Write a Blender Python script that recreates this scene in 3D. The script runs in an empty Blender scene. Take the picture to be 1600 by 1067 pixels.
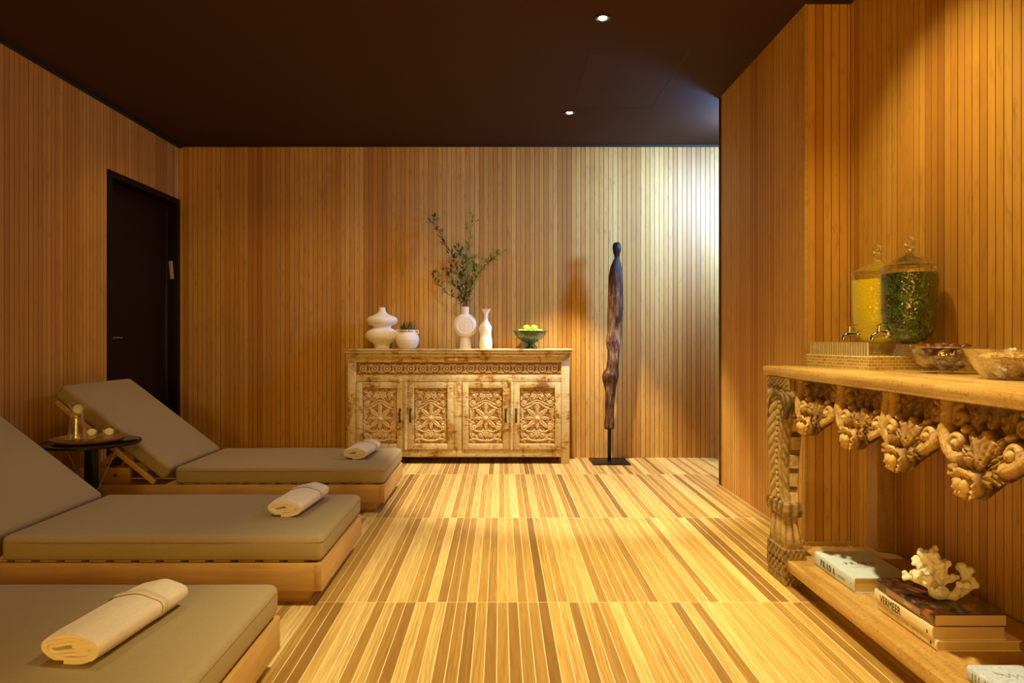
import bpy, bmesh, math, random
import numpy as np
from mathutils import Vector, Matrix, noise as mnoise

scene = bpy.context.scene
COL = scene.collection
PI = math.pi
random.seed(7)
rng = np.random.default_rng(5)

# ------------------------------------------------------------------ helpers
def tag(o, label=None, cat=None, group=None, kind=None):
    if label: o['label'] = label
    if cat: o['category'] = cat
    if group: o['group'] = group
    if kind: o['kind'] = kind
    return o

def thing(name, label, cat, loc=(0, 0, 0), group=None):
    o = bpy.data.objects.new(name, None)
    o.empty_display_size = 0.05
    COL.objects.link(o)
    o.location = loc
    return tag(o, label, cat, group)

def base_of(o):
    v = Vector((0, 0, 0))
    while o is not None:
        v += Vector(o.location)
        o = o.parent
    return v

def sharpen(me, deg=38):
    bm = bmesh.new(); bm.from_mesh(me)
    bmesh.ops.recalc_face_normals(bm, faces=bm.faces)
    lim = math.radians(deg)
    for f in bm.faces: f.smooth = True
    for e in bm.edges:
        if len(e.link_faces) == 2:
            e.smooth = e.calc_face_angle(0) < lim
    bm.to_mesh(me); bm.free()

def link(name, me, mat, parent=None, deg=38, shift=True, sharp=True):
    if sharp == 'flat': me.shade_smooth()
    elif sharp: sharpen(me, deg)
    if mat is not None and len(me.materials) == 0: me.materials.append(mat)
    if parent is not None and shift:
        b = base_of(parent)
        me.transform(Matrix.Translation(-b))
    o = bpy.data.objects.new(name, me)
    COL.objects.link(o)
    if parent is not None: o.parent = parent
    return o

def solo(name, me, mat, label, cat, group=None, deg=38):
    """one mesh thing with its origin at the middle of its underside"""
    co = np.empty(len(me.vertices) * 3); me.vertices.foreach_get('co', co); co = co.reshape(-1, 3)
    b = Vector(((co[:, 0].min() + co[:, 0].max()) / 2, (co[:, 1].min() + co[:, 1].max()) / 2, co[:, 2].min()))
    me.transform(Matrix.Translation(-b))
    o = link(name, me, mat, None, deg)
    o.location = b
    return tag(o, label, cat, group)

class MB:
    def __init__(s): s.bm = bmesh.new()
    def box(s, x0, x1, y0, y1, z0, z1, bev=0.0, seg=2, M=None):
        if bev > 0 and len(s.bm.verts) > 0:
            t = MB(); t.box(x0, x1, y0, y1, z0, z1, bev, seg, M)
            me = bpy.data.meshes.new('t'); t.bm.to_mesh(me); t.bm.free(); s.bm.from_mesh(me); bpy.data.meshes.remove(me)
            return s
        if len(s.bm.verts) > 0:
            vs = [s.bm.verts.new((a, b_, c_)) for a in (-.5, .5) for b_ in (-.5, .5) for c_ in (-.5, .5)]
            for q in ((0, 1, 3, 2), (4, 6, 7, 5), (0, 4, 5, 1), (2, 3, 7, 6), (0, 2, 6, 4), (1, 5, 7, 3)): s.bm.faces.new([vs[i] for i in q])
        else:
            vs = bmesh.ops.create_cube(s.bm, size=1.0)['verts']
        for v in vs:
            v.co = Vector(((x0 + x1) / 2 + v.co.x * (x1 - x0), (y0 + y1) / 2 + v.co.y * (y1 - y0), (z0 + z1) / 2 + v.co.z * (z1 - z0)))
        if bev > 0:
            es = list({e for v in vs for e in v.link_edges})
            r = bmesh.ops.bevel(s.bm, geom=es, offset=bev, segments=seg, affect='EDGES', profile=0.5)
            vs = list({v for f in r['faces'] for v in f.verts} | {v for v in vs if v.is_valid})
        if M is not None:
            for v in vs: v.co = M @ v.co
        return s
    def obox(s, c, ax, ay, az, hx, hy, hz, bev=0.0, seg=2):
        ax, ay, az = Vector(ax).normalized(), Vector(ay).normalized(), Vector(az).normalized()
        M = Matrix(((ax.x, ay.x, az.x, c[0]), (ax.y, ay.y, az.y, c[1]), (ax.z, ay.z, az.z, c[2]), (0, 0, 0, 1)))
        return s.box(-hx, hx, -hy, hy, -hz, hz, bev, seg, M)
    def tube(s, pts, rad, n=10, cap=True, flat=1.0):
        pts = [Vector(p) for p in pts]
        if not hasattr(rad, '__len__'): rad = [rad] * len(pts)
        rings = []
        up = None
        for i, p in enumerate(pts):
            t = (pts[min(i + 1, len(pts) - 1)] - pts[max(i - 1, 0)])
            if t.length < 1e-9: t = Vector((0, 0, 1))
            t.normalize()
            if up is None:
                up = Vector((0, 0, 1)) if abs(t.z) < 0.9 else Vector((1, 0, 0))
            a = t.cross(up)
            if a.length < 1e-6: a = t.cross(Vector((0, 1, 0)))
            a.normalize(); b = a.cross(t).normalized(); up = b
            rings.append([s.bm.verts.new(p + (a * math.cos(2 * PI * k / n) + b * math.sin(2 * PI * k / n) * flat) * rad[i]) for k in range(n)])
        for i in range(len(rings) - 1):
            for k in range(n):
                s.bm.faces.new((rings[i][k], rings[i][(k + 1) % n], rings[i + 1][(k + 1) % n], rings[i + 1][k]))
        if cap:
            s.bm.faces.new(rings[0][::-1]); s.bm.faces.new(rings[-1])
        return s
    def lathe(s, prof, c=(0, 0, 0), n=40, ys=1.0, fn=None, axis='Z'):
        """prof: list of (r, z). Closed where r ~ 0"""
        rings = []
        for (r, z) in prof:
            if r < 1e-5:
                rings.append([s.bm.verts.new(s._ax(c, 0, 0, z, axis))])
            else:
                ring = []
                for k in range(n):
                    a = 2 * PI * k / n
                    rr = r * (fn(a, z) if fn else 1.0)
                    ring.append(s.bm.verts.new(s._ax(c, rr * math.cos(a), rr * math.sin(a) * ys, z, axis)))
                rings.append(ring)
        for A, B in zip(rings[:-1], rings[1:]):
            if len(A) == 1 and len(B) == 1: continue
            for k in range(n):
                k2 = (k + 1) % n
                if len(A) == 1: s.bm.faces.new((A[0], B[k2], B[k]))
                elif len(B) == 1: s.bm.faces.new((A[k], A[k2], B[0]))
                else: s.bm.faces.new((A[k], A[k2], B[k2], B[k]))
        return s
    def _ax(s, c, x, y, z, axis):
        if axis == 'Z': return Vector((c[0] + x, c[1] + y, c[2] + z))
        if axis == 'X': return Vector((c[0] + z, c[1] + x, c[2] + y))
        return Vector((c[0] + x, c[1] + z, c[2] + y))
    def ball(s, c, r, u=16, v=10, sc=(1, 1, 1)):
        nv, nf = s.bm.verts.new, s.bm.faces.new
        P = lambda x, y, z: nv((c[0] + x * r * sc[0], c[1] + y * r * sc[1], c[2] + z * r * sc[2]))
        bot, top = P(0, 0, -1), P(0, 0, 1); R = []
        for j in range(1, v):
            b = -PI / 2 + PI * j / v; cb, sb_ = math.cos(b), math.sin(b)
            R.append([P(cb * math.cos(2 * PI * k / u), cb * math.sin(2 * PI * k / u), sb_) for k in range(u)])
        for k in range(u):
            k2 = (k + 1) % u; nf((bot, R[0][k2], R[0][k])); nf((top, R[-1][k], R[-1][k2]))
            for A_, B_ in zip(R[:-1], R[1:]): nf((A_[k], A_[k2], B_[k2], B_[k]))
        return s
    def poly(s, pts):
        s.bm.faces.new([s.bm.verts.new(Vector(p)) for p in pts]); return s
    def prism(s, pts, d):
        """pts: closed loop of 3d points, d: extrusion vector"""
        a = [s.bm.verts.new(Vector(p)) for p in pts]
        b = [s.bm.verts.new(Vector(p) + Vector(d)) for p in pts]
        n = len(a)
        s.bm.faces.new(a[::-1]); s.bm.faces.new(b)
        for i in range(n): s.bm.faces.new((a[i], a[(i + 1) % n], b[(i + 1) % n], b[i]))
        return s
    def map(s, fn):
        for v in s.bm.verts: v.co = Vector(fn(v.co))
        return s
    def mesh(s, name='m'):
        me = bpy.data.meshes.new(name); s.bm.to_mesh(me); s.bm.free(); return me
    def part(s, name, mat, parent, deg=38):
        return link(name, s.mesh(name), mat, parent, deg)

def np_mesh(name, co, faces, attr=None, uv=None):
    me = bpy.data.meshes.new(name)
    me.from_pydata([tuple(c) for c in co], [], [tuple(f) for f in faces])
    if attr is not None:
        a = me.attributes.new('relief', 'FLOAT', 'POINT')
        a.data.foreach_set('value', np.asarray(attr, dtype=np.float32))
    return me

def grid_faces(nu, nv, off=0, wrap=False):
    F = []
    for i in range(nu if wrap else nu - 1):
        for j in range(nv - 1):
            a = off + i * nv + j; b = off + ((i + 1) % nu) * nv + j
            F.append((a, b, b + 1, a + 1))
    return F

def smoothstep(a, b, x):
    t = np.clip((x - a) / (b - a), 0, 1); return t * t * (3 - 2 * t)

# ------------------------------------------------------------------ relief drawing (heightfields for carved wood)
class Relief:
    def __init__(s, U, V): s.U, s.V, s.H = U, V, np.zeros_like(U)
    def _win(s, x0, x1, y0, y1):
        return (s.U > x0) & (s.U < x1) & (s.V > y0) & (s.V < y1)
    def stroke(s, pts, w, h, taper=False, p=0.5):
        pts = np.asarray(pts, float); m = w * 1.05
        k = s._win(pts[:, 0].min() - m, pts[:, 0].max() + m, pts[:, 1].min() - m, pts[:, 1].max() + m)
        if not k.any(): return s
        u, v = s.U[k], s.V[k]; best = np.zeros_like(u); n = len(pts) - 1
        for i in range(n):
            a, b = pts[i], pts[i + 1]; d = b - a; L = (d @ d) + 1e-12
            t = np.clip(((u - a[0]) * d[0] + (v - a[1]) * d[1]) / L, 0, 1)
            dist = np.hypot(u - a[0] - t * d[0], v - a[1] - t * d[1])
            ww = w * ((1 - 0.7 * (i + t) / n) if taper else 1.0)
            best = np.maximum(best, np.clip(1 - (dist / ww) ** 2, 0, 1) ** p * (ww / w) ** 0.5)
        s.H[k] = np.maximum(s.H[k], best * h); return s
    def dome(s, x, y, rx, ry, h, p=0.5, add=False, rot=0.0):
        m = max(rx, ry); k = s._win(x - m, x + m, y - m, y + m)
        if not k.any(): return s
        du, dv = s.U[k] - x, s.V[k] - y; c, q = math.cos(rot), math.sin(rot)
        a, b = du * c + dv * q, -du * q + dv * c
        e = np.clip(1 - (a / rx) ** 2 - (b / ry) ** 2, 0, 1) ** p * h
        if add: s.H[k] += e
        else: s.H[k] = np.maximum(s.H[k], e)
        return s
    def leaf(s, x, y, ang, L, w, h, rib=0.3):
        m = L * 1.1; k = s._win(x - m, x + m, y - m, y + m)
        if not k.any(): return s
        du, dv = s.U[k] - x, s.V[k] - y; c, q = math.cos(ang), math.sin(ang)
        t, b = (du * c + dv * q) / L, (-du * q + dv * c)
        ww = w * np.sin(np.clip(t, 0, 1) ** 0.8 * PI) ** 0.8 + 1e-6
        e = np.where((t > 0) & (t < 1), np.clip(1 - (b / ww) ** 2, 0, 1) ** 0.5, 0) * (0.55 + 0.45 * np.clip(t, 0, 1))
        e = e * (1 - rib * np.exp(-(b / (w * 0.16)) ** 2)) * (1 - 0.18 * (np.sin((t * 9 + np.abs(b) / w * 3) * 2.2) > 0.55))
        s.H[k] = np.maximum(s.H[k], e * h); return s

def spiral(cx, cy, r0, r1, a0, turns, n=26):
    out = []
    for i in range(n + 1):
        t = i / n; r = r0 + (r1 - r0) * t ** 0.8; a = a0 + turns * 2 * PI * t
        out.append((cx + r * math.cos(a), cy + r * math.sin(a)))
    return out

def bez(p0, p1, p2, p3, n=14):
    out = []
    for i in range(n + 1):
        t = i / n; q = 1 - t
        out.append(tuple(q ** 3 * p0[k] + 3 * q * q * t * p1[k] + 3 * q * t * t * p2[k] + t ** 3 * p3[k] for k in range(len(p0))))
    return out

# ------------------------------------------------------------------ node helpers
class N:
    def __init__(s, name):
        s.m = bpy.data.materials.new(name); s.m.use_nodes = True
        s.t = s.m.node_tree; s.t.nodes.clear()
        s.out = s.t.nodes.new('ShaderNodeOutputMaterial')
    def n(s, typ, **kw):
        nd = s.t.nodes.new(typ)
        for k, v in kw.items():
            if k in ('operation', 'blend_type', 'data_type', 'noise_dimensions', 'feature', 'attribute_name', 'distribution', 'use_clamp', 'wave_type', 'bands_direction', 'interpolation_type', 'attribute_type'):
                setattr(nd, k, v)
        return nd
    def set(s, nd, i, v):
        if v is None: return
        if isinstance(v, bpy.types.NodeSocket): s.t.links.new(v, nd.inputs[i])
        else: nd.inputs[i].default_value = v
    def math(s, op, a, b=None, c=None, clamp=False):
        nd = s.n('ShaderNodeMath', operation=op); nd.use_clamp = clamp
        s.set(nd, 0, a); s.set(nd, 1, b); s.set(nd, 2, c)
        return nd.outputs[0]
    def coord(s, kind='Object'):
        return s.n('ShaderNodeTexCoord').outputs[kind]
    def sep(s, v):
        nd = s.n('ShaderNodeSeparateXYZ'); s.set(nd, 0, v); return nd.outputs
    def comb(s, x, y, z):
        nd = s.n('ShaderNodeCombineXYZ'); s.set(nd, 0, x); s.set(nd, 1, y); s.set(nd, 2, z); return nd.outputs[0]
    def vmul(s, v, t):
        nd = s.n('ShaderNodeVectorMath', operation='MULTIPLY'); s.set(nd, 0, v); s.set(nd, 1, t); return nd.outputs[0]
    def noise(s, v, scale, detail=3, rough=0.55, dist=0.0):
        nd = s.n('ShaderNodeTexNoise'); s.set(nd, 'Vector', v); nd.inputs['Scale'].default_value = scale
        nd.inputs['Detail'].default_value = detail; nd.inputs['Roughness'].default_value = rough
        nd.inputs['Distortion'].default_value = dist
        return nd.outputs['Fac']
    def white(s, v):
        nd = s.n('ShaderNodeTexWhiteNoise'); s.set(nd, 'Vector', v); return nd.outputs['Value']
    def voronoi(s, v, scale, feature='F1'):
        nd = s.n('ShaderNodeTexVoronoi', feature=feature); s.set(nd, 'Vector', v); nd.inputs['Scale'].default_value = scale
        return nd
    def ramp(s, f, stops, interp='LINEAR'):
        nd = s.n('ShaderNodeValToRGB'); s.set(nd, 0, f); cr = nd.color_ramp; cr.interpolation = interp
        while len(cr.elements) < len(stops): cr.elements.new(0.5)
        for e, (p, c) in zip(cr.elements, stops):
            e.position = p; e.color = (c[0], c[1], c[2], 1)
        return nd.outputs[0]
    def mix(s, f, a, b, bt='MIX'):
        nd = s.n('ShaderNodeMix', data_type='RGBA', blend_type=bt)
        s.set(nd, 0, f)
        s.set(nd, 6, (*a, 1) if isinstance(a, tuple) and len(a) == 3 else a)
        s.set(nd, 7, (*b, 1) if isinstance(b, tuple) and len(b) == 3 else b)
        return nd.outputs[2]
    def bump(s, h, strength=0.3, dist=0.01, normal=None):
        nd = s.n('ShaderNodeBump'); s.set(nd, 'Height', h); nd.inputs['Strength'].default_value = strength
        nd.inputs['Distance'].default_value = dist
        if normal is not None: s.set(nd, 'Normal', normal)
        return nd.outputs[0]
    def pbr(s, color, rough=0.5, metal=0.0, normal=None, **kw):
        nd = s.n('ShaderNodeBsdfPrincipled')
        s.set(nd, 'Base Color', (*color, 1) if isinstance(color, tuple) and len(color) == 3 else color)
        s.set(nd, 'Roughness', rough); s.set(nd, 'Metallic', metal)
        if normal is not None: s.set(nd, 'Normal', normal)
        for k, v in kw.items(): s.set(nd, k.replace('_', ' '), v)
        s.t.links.new(nd.outputs[0], s.out.inputs[0]); return s.m

MAT = {}
def plain(name, col, rough=0.5, metal=0.0, bump=0.0, bscale=60, var=0.06, **kw):
    g = N(name); v = g.coord()
    f = g.noise(v, bscale * 0.3, 3)
    c = g.mix(f, tuple(x * (1 - var) for x in col), tuple(min(1, x * (1 + var)) for x in col))
    nm = g.bump(g.noise(v, bscale, 4), bump, 0.004) if bump else None
    MAT[name] = g.pbr(c, rough, metal, nm, **kw)
    return MAT[name]

def mat_slats():
    """vertical hardwood cladding: uv = metres along the wall / height"""
    g = N('slat_wood'); uv = g.sep(g.coord('UV')); P = 0.0405
    sid = g.math('FLOOR', g.math('DIVIDE', uv[0], P))
    w1 = g.white(g.comb(sid, 3.1, 0))
    wz = g.white(g.comb(g.math('FLOOR', g.math('DIVIDE', sid, 5.0)), 8.7, 0))
    lo = g.noise(g.comb(g.math('MULTIPLY', uv[0], 2.2), g.math('MULTIPLY', uv[1], 0.35), 0), 1.0, 2)
    gr = g.noise(g.comb(g.math('MULTIPLY', uv[0], 95), g.math('MULTIPLY', uv[1], 2.4), g.math('MULTIPLY', sid, 7.3)), 1.0, 5, 0.62, 0.6)
    fl = g.noise(g.comb(g.math('MULTIPLY', uv[0], 30), g.math('MULTIPLY', uv[1], 5.5), g.math('MULTIPLY', sid, 3.3)), 1.0, 3, 0.6, 1.2)
    f = g.math('ADD', g.math('MULTIPLY', w1, 0.30), g.math('MULTIPLY', wz, 0.40))
    f = g.math('ADD', f, g.math('MULTIPLY', lo, 0.32))
    c = g.ramp(f, [(0.12, (0.34, 0.135, 0.018)), (0.38, (0.54, 0.27, 0.045)), (0.60, (0.66, 0.38, 0.085)), (0.88, (0.78, 0.50, 0.15))])
    c = g.mix(g.math('MULTIPLY', g.math('SUBTRACT', gr, 0.35, clamp=True), 0.9), c, (0.40, 0.22, 0.08))
    c = g.mix(g.math('MULTIPLY', g.math('SUBTRACT', fl, 0.55, clamp=True), 3.2), c, (0.33, 0.16, 0.055))
    bl = g.noise(g.comb(g.math('MULTIPLY', uv[0], 5.0), g.math('MULTIPLY', uv[1], 2.2), 4.0), 1.0, 4, 0.65)
    c = g.mix(g.math('MULTIPLY', g.math('SUBTRACT', bl, 0.54, clamp=True), 1.9), c, (0.36, 0.17, 0.05))
    fr = g.math('FRACT', g.math('DIVIDE', uv[0], P))
    edge = g.math('LESS_THAN', g.math('MINIMUM', fr, g.math('SUBTRACT', 1.0, fr)), 0.05)
    c = g.mix(g.math('MULTIPLY', edge, 0.75), c, (0.13, 0.045, 0.010))
    nm = g.bump(g.math('ADD', gr, 0), 0.12, 0.002)
    MAT['slat'] = g.pbr(c, 0.52, 0, nm)

def mat_floor():
    g = N('floor_slat_wood'); xyz = g.sep(g.coord('Object')); P = 0.0402; L = 1.273; Y0 = 2.714
    u = g.math('DIVIDE', g.math('ADD', xyz[0], 0.012), P); v = g.math('DIVIDE', g.math('SUBTRACT', xyz[1], Y0), L)
    cx = g.math('FLOOR', u); ry = g.math('FLOOR', v)
    w = g.white(g.comb(cx, ry, 0)); w2 = g.white(g.comb(cx, ry, 9.0))
    seed = g.math('MULTIPLY', w2, 40.0)
    gr = g.noise(g.comb(g.math('MULTIPLY', xyz[0], 60), g.math('MULTIPLY', xyz[1], 2.6), seed), 1.0, 5, 0.6, 1.1)
    wv = g.n('ShaderNodeTexWave'); wv.wave_type = 'BANDS'; wv.bands_direction = 'X'
    g.set(wv, 'Vector', g.comb(g.math('MULTIPLY', xyz[0], 22), g.math('MULTIPLY', xyz[1], 2.2), seed))
    wv.inputs['Scale'].default_value = 1.0; wv.inputs['Distortion'].default_value = 9.0; wv.inputs['Detail'].default_value = 2.5; wv.inputs['Detail Scale'].default_value = 1.2
    base = g.ramp(w, [(0.0, (0.28, 0.155, 0.035)), (0.09, (0.44, 0.265, 0.07)), (0.38, (0.57, 0.36, 0.10)), (0.60, (0.70, 0.475, 0.15)), (0.82, (0.80, 0.60, 0.23)), (1.0, (0.88, 0.70, 0.30))])
    c = g.mix(g.math('MULTIPLY', g.math('SUBTRACT', gr, 0.38, clamp=True), 2.1), base, g.mix(0.62, base, (0.14, 0.055, 0.012)))
    c = g.mix(g.math('MULTIPLY', g.math('MULTIPLY', g.math('GREATER_THAN', w2, 0.55), g.math('POWER', wv.outputs['Fac'], 3.0)), 0.42), c, g.mix(0.75, base, (0.12, 0.05, 0.012)))
    fx = g.math('FRACT', u); fy = g.math('FRACT', v)
    gx = g.math('LESS_THAN', g.math('MINIMUM', fx, g.math('SUBTRACT', 1.0, fx)), 0.038)
    gy = g.math('LESS_THAN', g.math('MINIMUM', fy, g.math('SUBTRACT', 1.0, fy)), 0.0014)
    gt = g.math('MAXIMUM', gx, gy)
    c = g.mix(gt, c, (0.86, 0.76, 0.54))
    nm = g.bump(g.math('SUBTRACT', g.math('MULTIPLY', gr, 0.25), gt), 0.18, 0.002)
    rr = g.math('ADD', 0.34, g.math('MULTIPLY', gr, 0.22))
    MAT['floor'] = g.pbr(c, rr, 0, nm)

def mat_wood(name, c0, c1, c2, axis=0, scale=1.0, rough=0.5, worn=0.0, bump=0.25):
    g = N(name); o = g.coord('Object')
    st = [34.0, 34.0, 34.0]; st[axis] = 2.6
    v = g.vmul(o, (st[0] * scale, st[1] * scale, st[2] * scale))
    gr = g.noise(v, 1.0, 6, 0.62, 1.3)
    big = g.noise(o, 5.0, 3)
    f = g.math('ADD', g.math('MULTIPLY', gr, 0.75), g.math('MULTIPLY', big, 0.3))
    c = g.ramp(f, [(0.25, c0), (0.5, c1), (0.75, c2)])
    if worn:
        sp = g.noise(o, 90.0, 4, 0.7)
        c = g.mix(g.math('MULTIPLY', g.math('SUBTRACT', sp, 0.52, clamp=True), worn), c, tuple(x * 0.35 for x in c0))
    MAT[name] = g.pbr(c, rough, 0, g.bump(g.math('ADD', gr, 0), bump, 0.003))
    return MAT[name]

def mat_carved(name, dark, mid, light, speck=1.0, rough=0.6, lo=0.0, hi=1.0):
    """aged carved timber: colour follows relief height, dark in the hollows, paler on the high ground"""
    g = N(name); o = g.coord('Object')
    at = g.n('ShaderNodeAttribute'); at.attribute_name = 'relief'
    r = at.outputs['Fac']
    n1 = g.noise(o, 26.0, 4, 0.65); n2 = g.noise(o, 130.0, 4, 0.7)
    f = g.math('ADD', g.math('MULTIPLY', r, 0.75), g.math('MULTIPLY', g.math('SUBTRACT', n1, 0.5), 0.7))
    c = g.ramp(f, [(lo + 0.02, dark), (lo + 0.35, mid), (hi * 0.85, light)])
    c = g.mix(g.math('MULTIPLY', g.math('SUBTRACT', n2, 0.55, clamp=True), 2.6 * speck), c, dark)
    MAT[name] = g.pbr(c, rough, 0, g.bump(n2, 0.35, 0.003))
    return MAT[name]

def mat_patina(name):
    """distressed cream paint over brown timber"""
    g = N(name); o = g.coord('Object')
    a = g.noise(g.vmul(o, (1.0, 1.0, 0.6)), 7.0, 5, 0.7, 0.6); b = g.noise(g.vmul(o, (0.5, 1.0, 2.2)), 34.0, 4, 0.7); d = g.noise(o, 150.0, 3, 0.7)
    f = g.math('ADD', g.math('MULTIPLY', a, 1.15), g.math('SUBTRACT', g.math('MULTIPLY', b, 0.62), 0.37))
    c = g.ramp(f, [(0.33, (0.26, 0.12, 0.03)), (0.41, (0.48, 0.30, 0.08)), (0.48, (0.64, 0.51, 0.22)), (0.64, (0.74, 0.63, 0.37)), (0.75, (0.44, 0.42, 0.20))])
    c = g.mix(g.math('MULTIPLY', g.math('SUBTRACT', d, 0.56, clamp=True), 3.5), c, (0.13, 0.06, 0.02))
    MAT[name] = g.pbr(c, 0.62, 0, g.bump(g.math('ADD', b, d), 0.3, 0.003))
    return MAT[name]

def mat_glass(name, tint=(0.97, 0.98, 0.96), bump=0.0, bscale=90.0, gloss=1.0, edge=(0.55, 0.5, 0.35), vor=False, ew=0.35, cap=0.4, body=0.0):
    g = N(name); o = g.coord('Object'); nm = None
    if bump:
        h = g.voronoi(o, bscale, 'SMOOTH_F1').outputs['Distance'] if vor else g.noise(o, bscale, 3)
        nm = g.bump(h, bump, 0.006)
    tr = g.n('ShaderNodeBsdfTransparent'); g.set(tr, 0, (*tint, 1))
    gl = g.n('ShaderNodeBsdfGlossy'); g.set(gl, 'Roughness', 0.06); g.set(gl, 'Color', (1, 1, 1, 1))
    if nm is not None: g.set(gl, 'Normal', nm)
    df = g.n('ShaderNodeBsdfDiffuse'); g.set(df, 0, (*edge, 1))
    fr = g.n('ShaderNodeFresnel'); g.set(fr, 0, 1.5)
    if nm is not None: g.set(fr, 'Normal', nm)
    lw = g.n('ShaderNodeLayerWeight'); g.set(lw, 0, 0.35)
    if nm is not None: g.set(lw, 'Normal', nm)
    m1 = g.n('ShaderNodeMixShader'); g.set(m1, 0, g.math('ADD', body, g.math('MULTIPLY', g.math('POWER', lw.outputs['Facing'], 2.5), ew), clamp=True)); g.t.links.new(tr.outputs[0], m1.inputs[1]); g.t.links.new(df.outputs[0], m1.inputs[2])
    m2 = g.n('ShaderNodeMixShader'); g.set(m2, 0, g.math('MINIMUM', g.math('MULTIPLY', fr.outputs[0], gloss, clamp=True), cap)); g.t.links.new(m1.outputs[0], m2.inputs[1]); g.t.links.new(gl.outputs[0], m2.inputs[2])
    g.t.links.new(m2.outputs[0], g.out.inputs[0])
    MAT[name] = g.m; return g.m

def mat_fabric(name, col, scale=420.0, fuzz=0.0, bump=0.25):
    g = N(name); o = g.coord('Object'); xyz = g.sep(o)
    w1 = g.noise(g.vmul(o, (1, 0.12, 0.6)), scale, 2); w2 = g.noise(g.vmul(o, (0.12, 1, 0.6)), scale, 2)
    f = g.math('MULTIPLY', g.math('ADD', w1, w2), 0.5); big = g.noise(o, 6.0, 3)
    c = g.mix(f, tuple(x * 0.78 for x in col), tuple(min(1, x * 1.2) for x in col))
    c = g.mix(g.math('MULTIPLY', big, 0.16), c, tuple(x * 0.7 for x in col))
    MAT[name] = g.pbr(c, 0.9, 0, g.bump(f, bump, 0.0015), Sheen_Weight=fuzz)
    return MAT[name]

mat_slats(); mat_floor()
mat_patina('patina')
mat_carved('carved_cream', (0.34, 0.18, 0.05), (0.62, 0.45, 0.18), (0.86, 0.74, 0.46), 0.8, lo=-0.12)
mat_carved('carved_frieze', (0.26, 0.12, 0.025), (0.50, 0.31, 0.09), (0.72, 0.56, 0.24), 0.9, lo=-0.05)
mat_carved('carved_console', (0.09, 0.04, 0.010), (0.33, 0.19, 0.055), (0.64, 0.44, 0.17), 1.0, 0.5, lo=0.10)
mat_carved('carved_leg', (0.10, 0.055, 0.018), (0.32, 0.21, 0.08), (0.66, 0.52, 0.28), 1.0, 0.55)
mat_wood('console_wood', (0.28, 0.145, 0.035), (0.52, 0.33, 0.105), (0.74, 0.54, 0.24), 1, 0.45, 0.27, 3.0)
mat_wood('shelf_wood', (0.30, 0.155, 0.035), (0.56, 0.35, 0.11), (0.74, 0.54, 0.22), 1, 0.45, 0.30, 3.0)
mat_wood('post_wood', (0.20, 0.09, 0.03), (0.38, 0.21, 0.08), (0.52, 0.33, 0.13), 2, 0.8, 0.6, 2.0)
mat_wood('teak', (0.42, 0.25, 0.09), (0.54, 0.35, 0.135), (0.64, 0.45, 0.20), 0, 0.9, 0.45)
mat_wood('teak_end', (0.42, 0.25, 0.09), (0.54, 0.35, 0.135), (0.64, 0.45, 0.20), 1, 0.9, 0.45)
mat_wood('tray_wood', (0.16, 0.07, 0.025), (0.30, 0.14, 0.05), (0.42, 0.22, 0.08), 0, 0.9, 0.4)
mat_fabric('cushion', (0.37, 0.305, 0.185), 420.0)
mat_fabric('towel', (0.83, 0.79, 0.72), 260.0, 0.3, 0.6)
plain('piping', (0.14, 0.115, 0.08), 0.9)
plain('towel_band', (0.74, 0.66, 0.52), 0.9, bump=0.3, bscale=300)
plain('ceiling_paint', (0.050, 0.020, 0.008), 0.85, bump=0.05, Specular_IOR_Level=0.25)
plain('dark_trim', (0.010, 0.006, 0.004), 0.6)
plain('door_paint', (0.014, 0.004, 0.003), 0.6, Specular_IOR_Level=0.2)
plain('door_frame_paint', (0.007, 0.003, 0.002), 0.6, Specular_IOR_Level=0.2)
plain('steel', (0.62, 0.60, 0.56), 0.25, 1.0)
plain('chrome', (0.8, 0.78, 0.72), 0.12, 1.0)
plain('paper_tan', (0.50, 0.38, 0.2), 0.7)
plain('black_iron', (0.012, 0.011, 0.010), 0.4, 0.6)
plain('old_iron', (0.07, 0.05, 0.035), 0.6, 0.5)
plain('ceramic', (0.88, 0.86, 0.82), 0.55, bump=0.25, bscale=70, var=0.04)
plain('ceramic_cream', (0.90, 0.87, 0.80), 0.5, bump=0.35, bscale=60, var=0.05)
plain('soil', (0.05, 0.03, 0.015), 0.9)
plain('leaf_olive', (0.07, 0.11, 0.03), 0.5, var=0.5, bscale=20)
plain('leaf_light', (0.22, 0.28, 0.06), 0.5, var=0.4, bscale=20)
plain('twig', (0.16, 0.10, 0.045), 0.7)
plain('succulent', (0.26, 0.20, 0.06), 0.5, var=0.6, bscale=60)
plain('lime', (0.36, 0.68, 0.06), 0.35, bump=0.15, bscale=160)
plain('shell_white', (0.80, 0.77, 0.66), 0.7, bump=0.6, bscale=240)
plain('text_black', (0.02, 0.022, 0.025), 0.6)
plain('text_grey', (0.22, 0.23, 0.25), 0.6)
plain('cover_white', (0.60, 0.77, 0.98), 0.32, var=0.03)
plain('cover_cream', (0.86, 0.76, 0.56), 0.45, var=0.03)
plain('text_faint', (0.70, 0.60, 0.42), 0.5)
plain('lilac_label', (0.36, 0.21, 0.16), 0.4)
plain('lemon', (0.80, 0.72, 0.10), 0.35, bump=0.3)
plain('lemon_pale', (0.86, 0.82, 0.42), 0.5)
plain('tape_white', (0.8, 0.75, 0.62), 0.6)
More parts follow.
